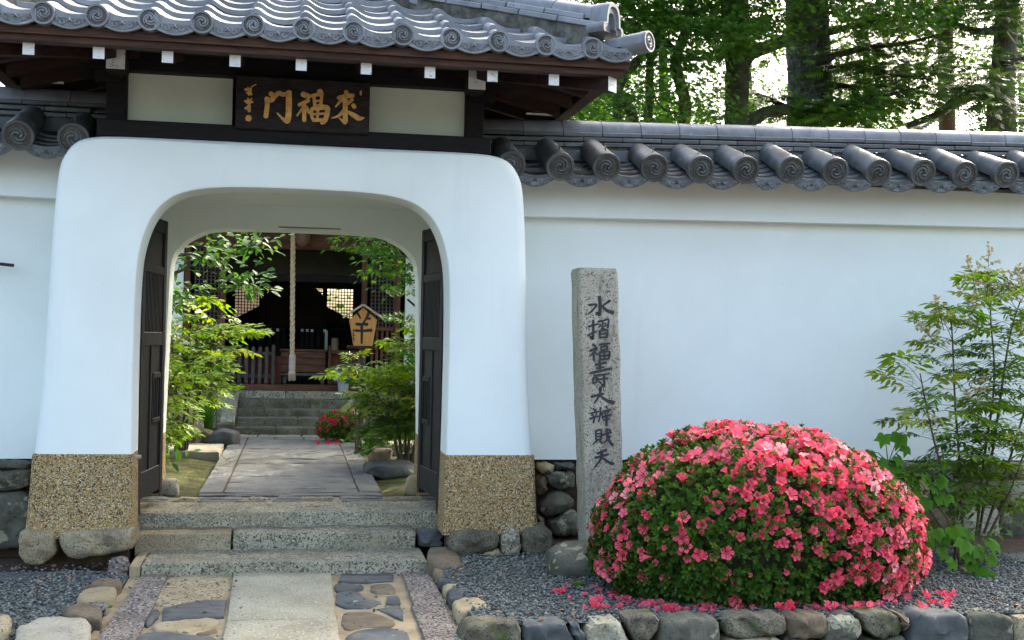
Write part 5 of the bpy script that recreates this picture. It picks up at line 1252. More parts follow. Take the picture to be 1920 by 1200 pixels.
# roof of the hall
q = MB(); ev = 3.05
q.add([(-3.9, 14.7, ev), (3.9, 14.7, ev), (3.4, 17.8, 4.6), (-3.4, 17.8, 4.6), (3.9, 20.9, ev), (-3.9, 20.9, ev)] + [(-3.9, 14.7, ev-.08), (3.9, 14.7, ev-.08), (3.4, 17.8, 4.45), (-3.4, 17.8, 4.45), (3.9, 20.9, ev-.08), (-3.9, 20.9, ev-.08)],
      [(0,1,2,3), (3,2,4,5), (6,9,8,7), (9,11,10,8), (0,6,7,1), (5,4,10,11), (1,7,8,2), (2,8,10,4), (0,3,9,6), (3,5,11,9)])
q.build('roof', 'tile', hall)
for i in range(20): MB().add([(-3.7+.39*i+a, y_, z_+b) for y_, z_ in ((14.76, 2.93), (16.2, 3.62)) for a, b in ((-.04, -.04), (.04, -.04), (.04, .035), (-.04, .035))], [(0,1,2,3), (4,7,6,5), (0,4,5,1), (1,5,6,2), (2,6,7,3), (3,7,4,0)]).build('rafter', 'hall_wood_x', hall)
wbox('eave_beam', -3.3, 3.3, 15.56, 15.7, 2.801, 2.95, 'hall_wood_x', hall)
# bell and rope
br = thing('bell_rope', 'thick twisted cream rope with wooden grip and tassel hanging from the bell', 'rope', (-.03, 15.3, .88))
for ph in range(3):
    pts = []; n = 90
    for i in range(n+1):
        t = i/n; z_ = 1.13+1.6*t; a = t*math.pi*2*8+ph*2*math.pi/3; pts.append((-.03-.025*t+.016*math.cos(a), 15.3+.016*math.sin(a), z_))
    MB().tube(pts, .0165, 6).build('rope_strand', 'rope', br, True)
MB().lathe([(.04, 0), (.042, .02), (.04, .18), (.036, .2)], 8, TR(-.028, 15.3, .985)).build('wooden_grip', 'pale_wood', br)
MB().lathe([(.036, .02), (.044, 0), (.044, -.02), (.038, -.03)], 14, TR(-.028, 15.3, .962)).build('binding', 'rope', br, True)
q = MB()
for i in range(26):
    a = i*2.4; r_ = .04*math.sqrt((i+.5)/26); q.tube([(-.028+r_*math.cos(a), 15.3+r_*math.sin(a), .94), (-.028+1.15*r_*math.cos(a), 15.3+1.15*r_*math.sin(a), .865+rnd.uniform(-.015, .015))], [.008, .005], 4)
q.build('tassel', 'tassel', br, True)
bl = MB().lathe([(.01, .16), (.05, .155), (.085, .12), (.1, .07), (.1, .03), (.088, -.02), (.05, -.06), (.01, -.07)], 18, TR(.06, 15.34, 2.62)).build('bell', 'rust_pole', None, True)
tag(bl, 'round dark bell hung under the hall eave beside the rope top', 'bell')
MB().tube([(.06, 15.34, 2.77), (.06, 15.4, 2.96)], .012, 6).build('bell_loop', 'rust_pole', bl)
# offering box
ob = thing('offering_box', 'red-brown wooden offering box on a low stand behind the rope', 'offering box', (.11, 15.95, .795))
for z0, z1 in ((.945, 1.04), (1.043, 1.13), (1.133, 1.215)): wbox('board', -.175, .4, 15.86, 15.9, z0, z1, 'hall_wood_x', ob, .004)
wbox('top_rail', -.19, .415, 15.84, 15.92, 1.216, 1.245, 'hall_wood_x', ob, .004); wbox('rear_board', -.175, .4, 16.15, 16.19, .945, 1.215, 'hall_wood_x', ob)
for xx in (-.18, .375): wbox('side_board', xx, xx+.03, 15.901, 16.149, .945, 1.215, 'hall_wood_x', ob)
for i in range(9): MB().box(-.145, .37, 15.93+i*.024, 15.942+i*.024, 1.216, 1.23).build('slat', 'hall_wood_x', ob)
wbox('stand_rail', -.19, .44, 15.85, 16.19, .9, .935, 'grey_wood', ob, .003)
for xx in (-.15, .34): wbox('stand_leg', xx, xx+.05, 15.88, 15.94, .796, .899, 'grey_wood', ob, .003)
# picket fences and red boards
def picket_fence(lab, xa, xb):
    t = thing('picket_fence', lab, 'fence', ((xa+xb)/2, 15.76, .795))
    n = int((xb-xa)/.083)
    for i in range(n+1):
        xx = xa+(xb-xa)*i/n; h_ = 1.27 if i < n else 1.3
        MB().prism([(xx-.022, .797), (xx+.022, .797), (xx+.022, h_-.015), (xx+.01, h_), (xx-.01, h_), (xx-.022, h_-.015)], 15.74, 15.762, lambda u_, v_, w_: (u_, w_, v_)).build('picket', 'grey_wood', t)
    for z_ in (.87, 1.16): MB().box(xa-.03, xb+.02, 15.7625, 15.785, z_, z_+.045).build('rail', 'grey_wood', t)
    MB().box(xa, xb+.1, 15.84, 15.86, .8, 1.15).build('red_board', 'red_board', t)
picket_fence('grey picket fence left of the offering box in the hall', -.86, -.27)
wbox('rail_post', .43, .47, 15.76, 15.8, .796, 1.3, 'hall_wood', ob); wbox('rail', .47, .84, 15.77, 15.79, 1.19, 1.24, 'hall_wood_x', ob); MB().box(.47, .84, 15.83, 15.85, .8, 1.18).build('red_board', 'red_board', ob)
bb = MB().lathe([(.045, 0), (.047, .01), (.046, .1), (.048, .105), (.045, .2), (.036, .2), (.036, .15)], 14, TR(.52, 15.95, 1.2)).build('bamboo_cup', 'stone_brown', None, 40)
tag(bb, 'short upright bamboo cup beside the offering box', 'bamboo cup')
wbox('cup_stand', .44, .72, 15.88, 16.02, .796, 1.199, 'interior', None, label='low dark stand carrying the bamboo cup in the hall', cat='stand')
# hydrangea in a pail
hy = thing('potted_hydrangea', 'blue hydrangea in a grey pail on the hall sill', 'potted plant', (.56, 15.35, .715))
MB().lathe([(.06, 0), (.085, .2), (.09, .2), (.08, .19)], 16, TR(.62, 15.5, .716)).build('pail', 'zinc', hy, 40)
n = 90; q = rand_unit(n)*.065+np.array([.53, 15.38, .93])
cloud('flower_head', fan([(math.cos(a), math.sin(a)) for a in np.linspace(0, 6.28, 9)]), q, frames(rand_unit(n), (q-np.array([.53, 15.38, .93]))), np.full(n, .016), nr.uniform(0, 1, n), 'hydrangea_blue', hy)
MB().tube([(.62, 15.5, .75), (.58, 15.45, .92), (.53, 15.38, .92)], .006, 6).build('stalk', 'stem', hy)
n = 12; q = np.array([[.6+rnd.uniform(-.08, .08), 15.45+rnd.uniform(-.06, .04), .93+rnd.uniform(-.05, .14)] for _ in range(n)])
cloud('leaves', T_OVATE, q, frames(rand_unit(n), rand_unit(n)+np.array([0, -.5, 1])), nr.uniform(.08, .13, n), nr.uniform(.4, 1, n), 'broad_leaf', hy)
# zodiac plaque
pq = thing('zodiac_plaque', 'house-shaped wooden plaque with one black brushed character beside the path', 'plaque', (.69, 12.5, .26))
QY = 12.5
pts = [P(655,600,QY), P(663,648,QY), P(698,650,QY), P(707,600,QY), P(681,577,QY)]
MB().prism([(p.x, p.z) for p in pts], QY, QY+.035, lambda u_, v_, w_: (u_, w_, v_)).build('board', 'plaque_wood', pq)
ap, lf, rt = P(681,573,QY), P(644,597,QY), P(717,598,QY)
for e in (lf, rt):
    d = (ap-e); nn = Vector((-d.z, 0, d.x)).normalized()*.018*(1 if e is lf else -1)
    if nn.z < 0: nn = -nn
    MB().rings([[(p.x, y_, p.z) for p in (e, ap, ap+nn, e+nn)] for y_ in (QY-.05, QY+.07)]).build('roof_board', 'pale_wood', pq)
zQ = zoomer(600, 560, 6)
def qfn(x_, y_, l): p = P(*zQ(x_, y_), QY-.002); return (p.x, QY-.001-l, p.z)
brush([st(30, (425,165),(455,222), w1=18), st(34, (545,165),(520,225),(470,290), w1=16), st(28, (525,222),(562,224)), st(34, (410,285),(470,292)), st(36, (495,285),(532,290)), [(402,358,30),(480,362,26),(575,355,40)], st(32, (470,300),(470,400),(468,500), w1=24)], qfn, 0, .002).build('inked_character', 'ink', pq)
brush([st(8, (368,352),(392,360)), st(8, (380,345),(376,395)), st(7, (362,405),(396,415)), st(8, (382,400),(372,440)), st(7, (364,450),(394,460)), st(8, (378,440),(380,485))], qfn, 0, .002).build('inked_signature', 'ink', pq)
c_ = P(681, 610, QY)
wbox('post', c_.x-.03, c_.x+.03, QY+.036, QY+.09, .2, 1.45, 'grey_wood', pq); wbox('stand_board', c_.x-.16, c_.x+.13, QY-.03, QY+.03, 1.3, 1.335, 'brown_wood', pq)
# ================================================================== courtyard stones
gbox('granite_beam', -1.9, -.69, 11.75, 12.6, .2, .31, 'concrete', None, .015, label='pale granite slab crossing the moss left of the path', cat='stone slab')
gbox('granite_beam', .95, 2.4, 12.0, 12.5, .2, .36, 'granite', None, .02, label='dark granite beam lying in the garden right of the path', cat='stone slab')
for (x_, y_, sx, sy, sz, m_, lb) in ((-.71, 13.1, .17, .14, .12, 'slate', 'smooth dark stone beside the path near the hall steps'), (-1.3, 13.3, .38, .26, .3, 'stone_lichen', 'rugged grey garden rock left of the path behind the slab'), (-.95, 13.4, .13, .1, .1, 'stone_brown', 'small brown garden stone between rock and smooth stone'),
    (-.9, 9.2, .085, .07, .075, 'stone_pale', 'small pale round stone holding the left gate door'), (.94, 9.22, .085, .07, .1, 'stone_tan', 'upright tan stone holding the right gate door'), (.84, 10.35, .24, .16, .09, 'slate', 'flat dark stone edging the moss right of the path'),
    (1.12, 10.9, .25, .17, .1, 'stone_blue', 'flat grey stone behind the nandina stems'), (.82, 11.4, .12, .14, .1, 'stone_brown', 'small brown stone at the path edge under the shrubs'), (1.35, 10.1, .14, .1, .08, 'slate', 'low slate stone beside the fern near the right door')):
    rock('garden_rock', m_, x_, y_, .26+sz*.35, sx, sy, sz, x_*9+y_, lb, 'rock', box=.25)
# ================================================================== courtyard plants
def cluster_leaves(name, parent, tm, centers, per, rad, flat, scl, mat_, tilt=.7, droop=.2, tint=(.2, .9), hang=None):
    C = np.repeat(np.array([list(c) for c in centers], float), per, 0); n = len(C)
    off = nr.normal(size=(n, 3))*np.array([rad, rad, rad*flat])
    q = C+off; ax = off*np.array([1, 1, .3])+rand_unit(n)*rad*.7; ax[:, 2] -= droop*rad
    nn = np.tile([0, -.4, 1.], (n, 1))+tilt*rand_unit(n)
    tb = np.repeat(nr.uniform(tint[0], tint[1]*.75, len(centers)), per)
    return cloud(name, tm, q, frames(ax, nn), scl*nr.uniform(.7, 1.25, n), np.clip(tb+nr.uniform(-.15, .25, n), 0, 1), mat_, parent)
def limb(name, pts, r0, r1, mat_, parent, k=4, n=9, jag=.06):
    q = smooth_line([tuple(p) for p in pts], k); MB().tube(q, [r0+(r1-r0)*i/(len(q)-1) for i in range(len(q))], n, True, jag).build(name, mat_, parent, 'all')
def V3(*a): return Vector(a)
def rag(base, h, n, spread, lean=.05):
    out = []
    for i in range(n):
        a = i*2.4+rnd.uniform(-.4, .4); s_ = spread*rnd.uniform(.35, 1); hh = h*rnd.uniform(.7, 1)
        out.append([(base[0]+.04*math.cos(a), base[1]+.04*math.sin(a), base[2]), (base[0]+.5*s_*math.cos(a), base[1]+.5*s_*math.sin(a), base[2]+hh*.55), (base[0]+s_*math.cos(a), base[1]+s_*math.sin(a), base[2]+hh)])
    return out
nandina('nandina', 'feathery yellow-green nandina clump filling the left side of the gateway view', rag((-1.05, 11.9, .26), 1.55, 9, .42), 12, FR_S, (-1.05, 11.9, .26), 1.3, (), .38)
nandina('nandina', 'low leafy nandina growing behind the left gate post', rag((-1.25, 10.9, .26), 1.0, 7, .35), 11, FR_S, (-1.25, 10.9, .26), 1.3, (), .3)
nandina('nandina', 'nandina with thin dark stems right of the path before the plaque', rag((1.0, 10.75, .26), .92, 8, .3), 15, FR_D, (.93, 10.75, .26), 1.25, (), .45)
nandina('nandina', 'tall sunlit nandina at the right edge of the gateway view', rag((1.38, 11.3, .26), 1.5, 8, .26), 15, FR_D, (1.25, 11.3, .26), 1.25, (), .4)
nandina('nandina', 'slim nandina reaching across in front of the plaque', [[(.62, 12.0, .26), (.6, 11.95, .8), (.55, 11.9, 1.0), (.48, 11.85, 1.05)], [(.64, 12.05, .26), (.68, 12.0, .9), (.66, 11.95, 1.1), (.6, 11.9, 1.18)], [(.66, 12.05, .26), (.8, 12.0, .8), (.9, 12.0, 1.1)]], 5, FR_S, (.63, 12.0, .26), .9, (), .55)
# broadleaf tree on the left
bt = thing('broadleaf_tree', 'glossy broadleaf tree with dark limbs on the left of the courtyard', 'tree', (-1.75, 12.2, .26))
limb('trunk', [(-1.8, 12.3, .1), (-1.62, 12.2, 1.0), (-1.7, 12.1, 1.8), (-1.6, 12.0, 2.5), (-1.5, 12, 3.2)], .075, .03, 'bark', bt)
tips = []
for (z0, e) in ((1.0, (-.75, 11.6, 1.25)), (1.3, (-.9, 11.7, 1.0)), (1.75, (-.5, 11.5, 1.9)), (1.9, (-.75, 11.3, 2.15)), (2.2, (-.4, 11.5, 2.28)), (2.4, (-.8, 11.6, 2.5)), (1.6, (-1.0, 11.5, 1.75)), (2.6, (-1.2, 11.6, 2.7)), (2.6, (-1.8, 12.6, 2.9)), (2.2, (-2.3, 12.2, 2.4))):
    b = (-1.66, 12.15, z0); limb('branch', [b, tuple((b[i]+e[i])/2+(0, 0, -.06)[i] for i in range(3)), e], .03, .008, 'bark', bt, 3, 6)
    for k in range(5): tips.append((e[0]+rnd.uniform(-.18, .12), e[1]+rnd.uniform(-.2, .2), e[2]+rnd.uniform(-.07, .09)))
    tips.append(((b[0]+2*e[0])/3, (b[1]+2*e[1])/3, (b[2]+2*e[2])/3+.05))
cluster_leaves('crown', bt, T_OVATE, tips, 20, .11, .5, .09, 'broad_leaf', .5)
# maple over the right of the courtyard
cm = thing('maple_tree', 'maple hanging low green sprays over the right of the courtyard', 'tree', (2.1, 11.6, .26))
limb('trunk', [(2.2, 11.8, .1), (2.1, 11.7, 1.2), (2.0, 11.6, 2.2), (1.85, 11.5, 3.2), (1.8, 11.4, 4.2)], .1, .04, 'bark', cm)
tips = []
for (z0, e) in ((2.2, (.75, 11.2, 2.15)), (2.3, (.45, 11.2, 2.3)), (2.0, (1.0, 11.3, 1.95)), (2.5, (1.0, 11.0, 2.4)), (2.6, (1.3, 11.4, 2.2)), (2.2, (1.35, 11.0, 1.95)), (2.8, (.6, 11.5, 2.7)), (3.0, (1.4, 11, 2.8)), (3.2, (1.0, 12.2, 3.3)), (3.4, (2.6, 11.8, 3.3))):
    b = (2.0, 11.6, z0); limb('branch', [b, tuple((b[i]+e[i])/2+(0, 0, .08)[i] for i in range(3)), e], .028, .006, 'bark', cm, 3, 6)
    for k in range(7): t_ = rnd.random(); tips.append((e[0]+t_*.35+rnd.uniform(-.15, .1), e[1]+rnd.uniform(-.2, .2), e[2]+rnd.uniform(-.1, .1)))
tips += [(rnd.uniform(1.9, 3.4), rnd.uniform(11.5, 16), rnd.uniform(3.0, 4.3)) for _ in range(300)]+[(rnd.uniform(.7, 1.9), rnd.uniform(10.6, 12), rnd.uniform(3.4, 4.7)) for _ in range(110)]  # extra unseen leaf clusters, added to keep sun off the path and gate jamb
cluster_leaves('crown', cm, T_MAPLE, tips, 22, .15, .35, .06, 'maple_leaf', .6, .5)
# pine with cloud-pruned pads
pn = thing('pine_tree', 'small cloud-pruned pine with flat needle pads at the right', 'tree', (1.5, 12.4, .26))
limb('trunk', [(1.55, 12.5, .1), (1.4, 12.4, .9), (1.5, 12.3, 1.4), (1.35, 12.2, 1.8)], .06, .025, 'bark', pn)
tips = []
for (x_, y_, z_, r_) in ((1.1, 12.0, 1.86, .24), (1.35, 12.1, 1.95, .2), (1.05, 12.0, 1.6, .2), (1.4, 12.2, 1.55, .22)):
    limb('branch', [(1.45, 12.35, z_-.3), (x_, y_, z_-.05)], .02, .01, 'bark', pn, 2, 6)
    for k in range(26): a = rnd.random()*6.28; rr = r_*math.sqrt(rnd.random()); tips.append((x_+rr*math.cos(a), y_+rr*math.sin(a), z_+rnd.uniform(-.03, .05)))
n = len(tips); cloud('crown', T_NEEDLE, np.array(tips), np.tile(np.eye(3), (n, 1, 1)), nr.uniform(.06, .085, n), nr.uniform(.2, 1, n), 'pine_leaf', pn)
# grasses, ferns, ground plants
def tuft(name, label, x_, y_, n, h, sp, mat_='grass_leaf', cat='grass'):
    q = MB()
    for i in range(n):
        a = rnd.random()*6.28; s_ = sp*rnd.uniform(.2, 1); hh = h*rnd.uniform(.55, 1); b = Vector((x_+rnd.uniform(-.08, .08), y_+rnd.uniform(-.08, .08), .25)); d = Vector((math.cos(a), math.sin(a), 0)); sd = Vector((-d.y, d.x, 0))*.006
        ps = [b, b+d*s_*.3+V3(0, 0, hh*.6), b+d*s_*.7+V3(0, 0, hh*.95), b+d*s_*1.15+V3(0, 0, hh*.8)]
        v = []
        for j, p in enumerate(ps): w_ = (1, .9, .6, .1)[j]; v += [p-sd*w_, p+sd*w_]
        q.add(v, [(0,1,3,2), (2,3,5,4), (4,5,7,6)])
    o = q.build(name, mat_, None, 'all', kind='stuff'); tag(o, label, cat)
tuft('grass_tuft', 'bright green tuft of long arching grass left of the hall steps', -.98, 13.65, 150, .5, .3)
tuft('grass_tuft', 'lower grass blades beside the garden rock at far left', -1.4, 12.9, 90, .35, .25)
tuft('grass_tuft', 'strappy green leaves under the red azalea beside the path', .75, 12.7, 90, .24, .22)
def low_plant(label, x_, y_, n, r_, h, tm, s_, mat_, cat='ground plant'):
    q = np.stack([x_+nr.normal(0, r_, n), y_+nr.normal(0, r_, n), .26+nr.uniform(.02, h, n)], 1)
    o = cloud('ground_plant', tm, q, frames(rand_unit(n)+np.array([0, -.3, 0]), np.tile([0, -.3, 1.], (n, 1))+.5*rand_unit(n)), s_*nr.uniform(.6, 1.2, n), nr.uniform(.1, .9, n), mat_, None, kind='stuff'); tag(o, label, cat)
low_plant('leafy ground plants at the path edge under the right nandina', .82, 11.9, 120, .13, .2, T_OVATE, .07, 'broad_leaf')
low_plant('green undergrowth filling the garden at the right of the courtyard', 1.5, 13.0, 500, .35, .55, T_OVATE, .08, 'broad_leaf')
low_plant('dark undergrowth behind the left nandina', -1.55, 12.0, 260, .2, .4, T_OVATE, .07, 'broad_leaf')
low_plant('dark glossy camellia sprig beside the left gate door', -1.02, 10.3, 34, .1, .3, T_OVATE, .085, 'fir_leaf', 'sprig')
low_plant('small pale fern beside the right gate door', 1.08, 9.75, 30, .06, .12, T_SPRAY, .13, 'mallow_leaf', 'fern')
azalea('azalea_bush', 'small azalea bush with red blossom beside the inner path', (.52, 13.45), .26, .24, .6, .27, 6000, .024, 110, .027, F_RED, lambda x, y, z: max(0, min(1, .5+.6*z)))
for i in range(9): inst(F_RED[i % 3], 'fallen_blossom', None, TR(.3+rnd.uniform(-.06, .25), 13.02+rnd.uniform(-.06, .1), .29, rnd.uniform(0, 6), .026, rnd.uniform(-.6, .6)), label='red azalea blossom fallen on the inner path by the small bush', cat='blossom', group='fallen red blossoms')
# behind the hall windows: an invented slope tilted to catch sun, and a shrub
MB().add([(-7, 23, .2), (.1, 23, .2), (.1, 27, 4.4), (-7, 27, 4.4), (-7, 30, .2), (.1, 30, .2)], [(0,1,2,3), (3,2,5,4), (0,3,4), (1,5,2)]).build('backdrop_slope', 'tan_backdrop', kind='structure')
sb = thing('shrub', 'sunlit green shrub glimpsed through the right lattice window', 'shrub', (1.4, 22, .26))
cs = [(rnd.uniform(.2, 2.6), rnd.uniform(21.5, 23), rnd.uniform(.5, 4)) for _ in range(90)]
MB().tube([(1.4, 22.3, .1), (1.4, 22.3, 2.5)], [.06, .02], 7).build('trunk', 'bark', sb); cluster_leaves('crown', sb, T_OVATE, cs, 22, .25, .7, .12, 'mallow_leaf')
# ================================================================== trees behind the wall
def PL(Y, *pts): return [tuple(P(x_, y_, Y)) for x_, y_ in pts]
def rooted(pts, dx=0): p = pts[0]; return [(p[0]+dx, p[1], .1), (p[0]+dx*.4, p[1], p[2]*.55)]+pts
mp = thing('maple_tree', 'several-stemmed maple with star leaves beyond the right end of the roof', 'tree', (4.0, 12.0, .26))
Y0 = 12.0
for pts, r0, r1 in ((rooted(PL(Y0, (1283,240), (1284,190), (1268,130), (1272,95), (1290,40), (1296,-60), (1310,-180))), .075, .045), (rooted(PL(Y0+.2, (1215,240), (1218,190), (1220,110), (1236,70), (1232,-40), (1215,-160))), .055, .035), (rooted(PL(Y0-.2, (1190,240), (1160,185), (1172,140), (1215,95), (1232,72))), .06, .04), (rooted(PL(Y0-.3, (1157,240), (1158,180), (1166,150), (1190,120))), .055, .03)):
    limb('trunk', pts, r0, r1, 'bark', mp, 5)
for pts, r0 in (((( 1270,98), (1228,65), (1190,48), (1150,52)), .045), (((1288,45), (1240,35), (1215,20), (1180,-20)), .035), (((1270,110), (1310,110), (1355,112)), .035), (((1280,215), (1245,205), (1222,175)), .022), (((1290,30), (1340,10), (1400,-10)), .035), (((1232,72), (1215,50), (1180,10), (1160,-30)), .035)):
    limb('branch', PL(Y0, *pts), r0, r0*.35, 'bark', mp, 4, 7)
def px_cluster(rects, n, Yr):
    out = []
    tot = sum((b-a)*(d-c)*w_ for a, b, c, d, w_ in rects)
    for a, b, c, d, w_ in rects:
        for _ in range(int(round(n*(b-a)*(d-c)*w_/tot))): out.append(tuple(P(rnd.uniform(a, b), rnd.uniform(c, d), rnd.uniform(*Yr))))
    return out
cs = px_cluster([(1090,1470,-130,60,1.3), (1150,1420,40,110,1.3), (1160,1330,110,235,.75), (1100,1160,80,140,.4), (1380,1480,40,90,1.0), (1565,1800,-130,55,.9), (1480,1560,-130,20,.5), (1090,1150,160,235,.7), (1320,1350,130,235,.8)], 1000, (11.0, 12.8))
cluster_leaves('crown', mp, T_MAPLE, cs, 20, .13, .3, .058, 'maple_leaf', .65, .4)
mt = thing('mossy_tree', 'mossy dark trunk with forked limb behind the wall', 'tree', (4.6, 12.4, .26))
limb('trunk', rooted(PL(12.4, (1380,245), (1381,180), (1382,120), (1375,60), (1370,-40), (1365,-200))), .135, .12, 'bark_moss', mt, 5, 12, .05)
limb('branch', PL(12.4, (1388,125), (1408,100), (1440,88), (1475,70), (1500,20)), .09, .05, 'bark_moss', mt, 4, 9)
limb('branch', PL(12.4, (1395,240), (1415,222), (1440,210), (1480,206)), .08, .06, 'bark_moss', mt, 4, 9)
cs = px_cluster([(1335,1400,150,235,.6), (1330,1480,-150,-20,1)], 60, (12.0, 12.8)); cluster_leaves('crown', mt, T_MAPLE, cs, 16, .14, .3, .05, 'maple_leaf', .65, .4)
ft = thing('fir_tree', 'stout grey-barked fir with wide flat branches behind the wall', 'tree', (5.7, 13.0, .26))
limb('trunk', rooted(PL(13.0, (1519,245), (1518,150), (1514,60), (1510,-60), (1505,-260))), .275, .235, 'bark_fir', ft, 6, 16, .03)
brs = [((1545,205), (1600,190), (1680,175), (1740,160)), ((1550,110), (1620,90), (1700,80), (1780,60)), ((1550,130), (1610,125), (1680,140), (1750,150)), ((1500,215), (1440,185), (1390,165)), ((1540,225), (1600,215), (1660,225)), ((1555,60), (1640,40), (1740,30)), ((1500,230), (1530,190), (1570,200)), ((1560,160), (1640,170), (1700,205))]
sp_c = []
for i, b in enumerate(brs):
    Yb = 12.4+.12*(i % 4); limb('branch', PL(Yb, *b), .045, .01, 'bark', ft, 4, 7)
    line = resample(np.array(smooth_line(PL(Yb, *b), 5)), 46)
    for k, p in enumerate(line[4:]): sp_c.append(p)
def sprays(name, parent, centers, per, rad, size, mat_, flat=.22, sag=.35):
    C = np.repeat(np.array(centers, float), per, 0); n = len(C); off = nr.normal(size=(n, 3))*np.array([rad, rad, rad*flat]); q = C+off
    q[:, 2] -= sag*rad*np.abs(off[:, 1]/rad)*.25
    ax = off*np.array([1, 1, .4])+rand_unit(n)*rad*.6; ax[:, 2] *= .4; ax[:, 2] -= .05
    cloud(name, T_SPRAY, q, frames(ax, np.tile([0, -.55, 1.], (n, 1))+.5*rand_unit(n)), size*nr.uniform(.7, 1.3, n), np.clip(nr.normal(.5, .28, n), 0, 1), mat_, parent)
cs = px_cluster([(1560,1760,60,200,1.0), (1400,1480,160,215,.7), (1500,1560,170,235,.8), (1600,1700,210,238,.6), (1480,1760,-130,20,.8), (1760,1840,150,190,.8), (1420,1470,100,130,.4)], 300, (12.3, 13.8))
sprays('crown', ft, sp_c[::2]+cs, 7, .17, .22, 'fir_leaf')
rp = MB().tube([P(1776, 330, 14)*1, P(1776, 240, 14), P(1773, 100, 14), P(1768, -120, 14)], [.11, .108, .1, .095], 16)
rp.v = [(x_, y_, max(z_, .2)) for x_, y_, z_ in rp.v]
p0 = P(1776, 240, 14)
rp.tube([(p0.x, p0.y, .15), (p0.x, p0.y, p0.z-.2)], .109, 16)
tag(rp.build('utility_pole', 'rust_pole', None, True), 'straight rust-brown pole between the fir and the cedar', 'pole')
ct = thing('cedar_tree', 'old fibrous-barked cedar with long low limbs at the right edge', 'tree', (8.1, 13.0, .26))
limb('trunk', rooted(PL(13.0, (1878,245), (1876,205), (1880,150), (1886,60), (1888,-60), (1890,-240))), .2, .11, 'bark_cedar', ct, 6, 16, .05)
for pts, r0 in (((((1870,178), (1830,178), (1790,190), (1755,215), (1700,236)), .07)), ((((1885,55), (1830,58), (1770,40), (1720,38)), .05)), ((((1880,120), (1920,110), (1970,90)), .05)), ((((1868,175), (1810,170), (1770,168)), .05))):
    limb('branch', PL(12.8, *pts), r0, r0*.5, 'bark', ct, 5, 8)
cs = px_cluster([(1790,1960,-140,50,1.3), (1800,1920,100,150,.7), (1840,1960,120,240,.8), (1770,1850,140,180,.7), (1790,1850,60,130,.35), (1690,1790,30,60,.6)], 340, (11.8, 13.8))
sprays('crown', ct, cs, 7, .18, .22, 'cedar_leaf', .4)
# sunlit growth farther back and a distant roof
fb = thing('far_maple', 'sunlit yellow-green tree crown low behind the roof corner', 'tree', (4.2, 18, .26))
c0 = P(1110, 200, 18); limb('trunk', [(c0.x, 18, .1), (c0.x+.05, 18, 2.5), (c0.x, 18, 4.5)], .1, .04, 'bark', fb)
cs = px_cluster([(1080,1150,150,232,1.2), (1150,1330,190,236,.6)], 120, (17.5, 19)); cluster_leaves('crown', fb, T_MAPLE, cs, 22, .24, .5, .085, 'mallow_leaf', .7, .3)
fw = thing('far_bush', 'pale sunlit foliage far behind the fir branches', 'tree', (10.6, 22, .26))
c0 = P(1640, 225, 22); limb('trunk', [(c0.x, 22, .1), (c0.x, 22, 3.0), (c0.x, 22, 5.2)], .1, .04, 'bark', fw)
cs = px_cluster([(1570,1720,150,235,1)], 46, (21, 23)); cluster_leaves('crown', fw, T_MAPLE, cs, 18, .3, .5, .1, 'mallow_leaf', .7, .3)
for i, (x0, x1, y0, y1, Yf, n_, lb) in enumerate(((1150, 1340, -80, 200, 20, 75, 'hazy green maple standing far behind the forked stems'), (1330, 1480, -80, 190, 21, 45, 'light green tree far behind the mossy trunk'), (1540, 1720, -80, 150, 22, 70, 'broad light green tree far behind the fir branches'), (1700, 1860, -80, 170, 23, 70, 'green tree far behind the rust-brown pole'), (1840, 2000, -80, 230, 21, 80, 'dark green tree filling the gap behind the cedar'))):
    t_ = thing('far_tree', lb, 'tree', (P((x0+x1)/2, 200, Yf).x, Yf, .26)); c0 = P((x0+x1)/2, 60, Yf)
    limb('trunk', [(c0.x, Yf, .1), (c0.x+.1, Yf, 3.5), (c0.x-.1, Yf, 8)], .14, .06, 'bark', t_)
    cs = px_cluster([(x0, x1, y0, y1, 1)], n_, (Yf-1, Yf+1)); cluster_leaves('crown', t_, T_MAPLE, cs, 18, .3, .45, .11, 'maple_leaf', .7, .3)
dh = thing('tiled_house', 'distant house with grey tiled roof between the pole and the cedar', 'building', (15, 26, .26))
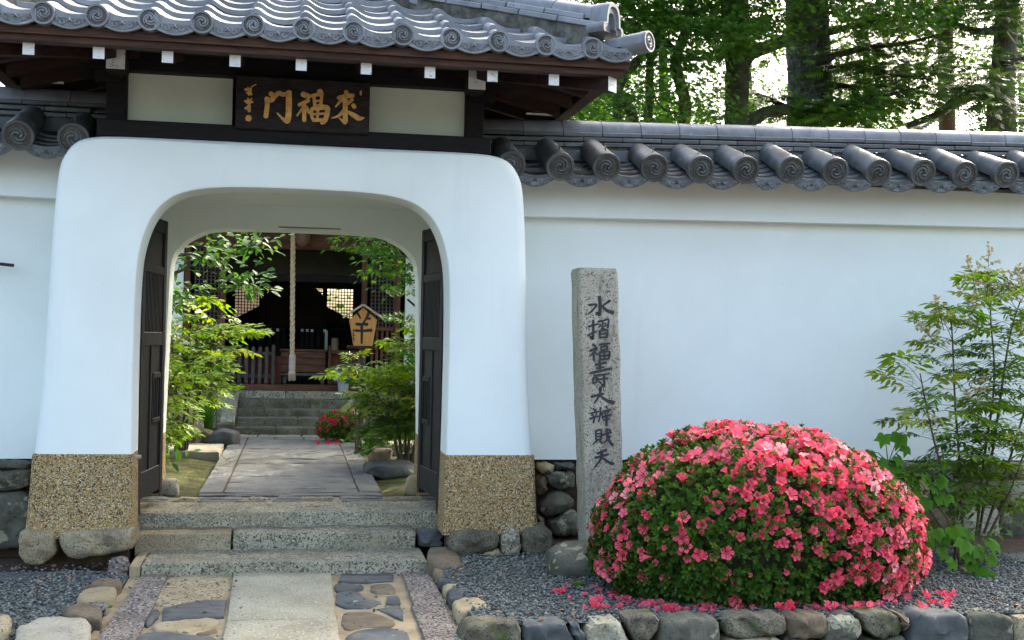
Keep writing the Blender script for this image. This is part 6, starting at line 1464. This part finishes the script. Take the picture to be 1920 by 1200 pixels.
a, b, c, d = P(1690, 262, 25), P(1850, 262, 25), P(1850, 175, 27), P(1815, 172, 27)
hx0, hx1 = a.x, b.x
MB().box(hx0+.6, hx1+3, 25.6, 30, .2, a.z+.1).build('wall', 'plaster', dh)
e0, e1, r0_, r1_ = Vector((hx0, 25, a.z)), Vector((hx1+3.5, 25, a.z)), Vector((P(1842, 172, 28).x, 28, P(1842, 172, 28).z)), Vector((hx1+2, 28, P(1842, 172, 28).z))
MB().add([e0, e1, r1_, r0_, e0+Vector((.4, 0, -.2)), e1+Vector((-.4, 0, -.2)), r1_+Vector((0, 0, -.3)), r0_+Vector((0, 0, -.3)), Vector((hx0, 31, a.z)), Vector((hx1+3.5, 31, a.z))], [(0,1,2,3), (4,7,6,5), (0,4,5,1), (3,2,9,8), (0,3,8), (1,9,2), (8, 9, 5, 4)]).build('roof', 'far_tile', dh)
n = 44
for i in range(n):
    t = i/n; p = e0.lerp(e1, t); u_ = p.x
    ht = 1.0 if u_ > r0_.x else (u_-e0.x)/(r0_.x-e0.x)
    q = p+(Vector((0, 3*ht, (r0_.z-e0.z)*ht)))
    MB().tube([p+Vector((0, 0, .05)), q+Vector((0, 0, .05))], .07, 6).build('tile_row', 'far_tile', dh, True)
MB().tube([e0+Vector((0, 0, .1)), r0_+Vector((0, 0, .15))], .16, 8).build('hip_ridge', 'far_tile', dh, True)

# unseen upper crowns, added to these trees to shade the coping and bed
for root_t, xr, yr, zr, n_, tm_, mt_ in ((mp, (2.6, 6.0), (10.2, 14.0), (5.4, 7.6), 230, T_MAPLE, 'maple_leaf'), (ft, (4.6, 8.4), (10.6, 15.0), (6.4, 10.0), 260, T_OVATE, 'fir_leaf'), (ct, (7.0, 10.5), (11.0, 15.0), (6.4, 9.5), 50, T_OVATE, 'cedar_leaf')):
    cs = [(rnd.uniform(*xr), rnd.uniform(*yr), rnd.uniform(*zr)) for _ in range(n_)]
    cluster_leaves('shade_crown', root_t, tm_, cs, 26, .3, .5, .13, mt_, .6, .3)
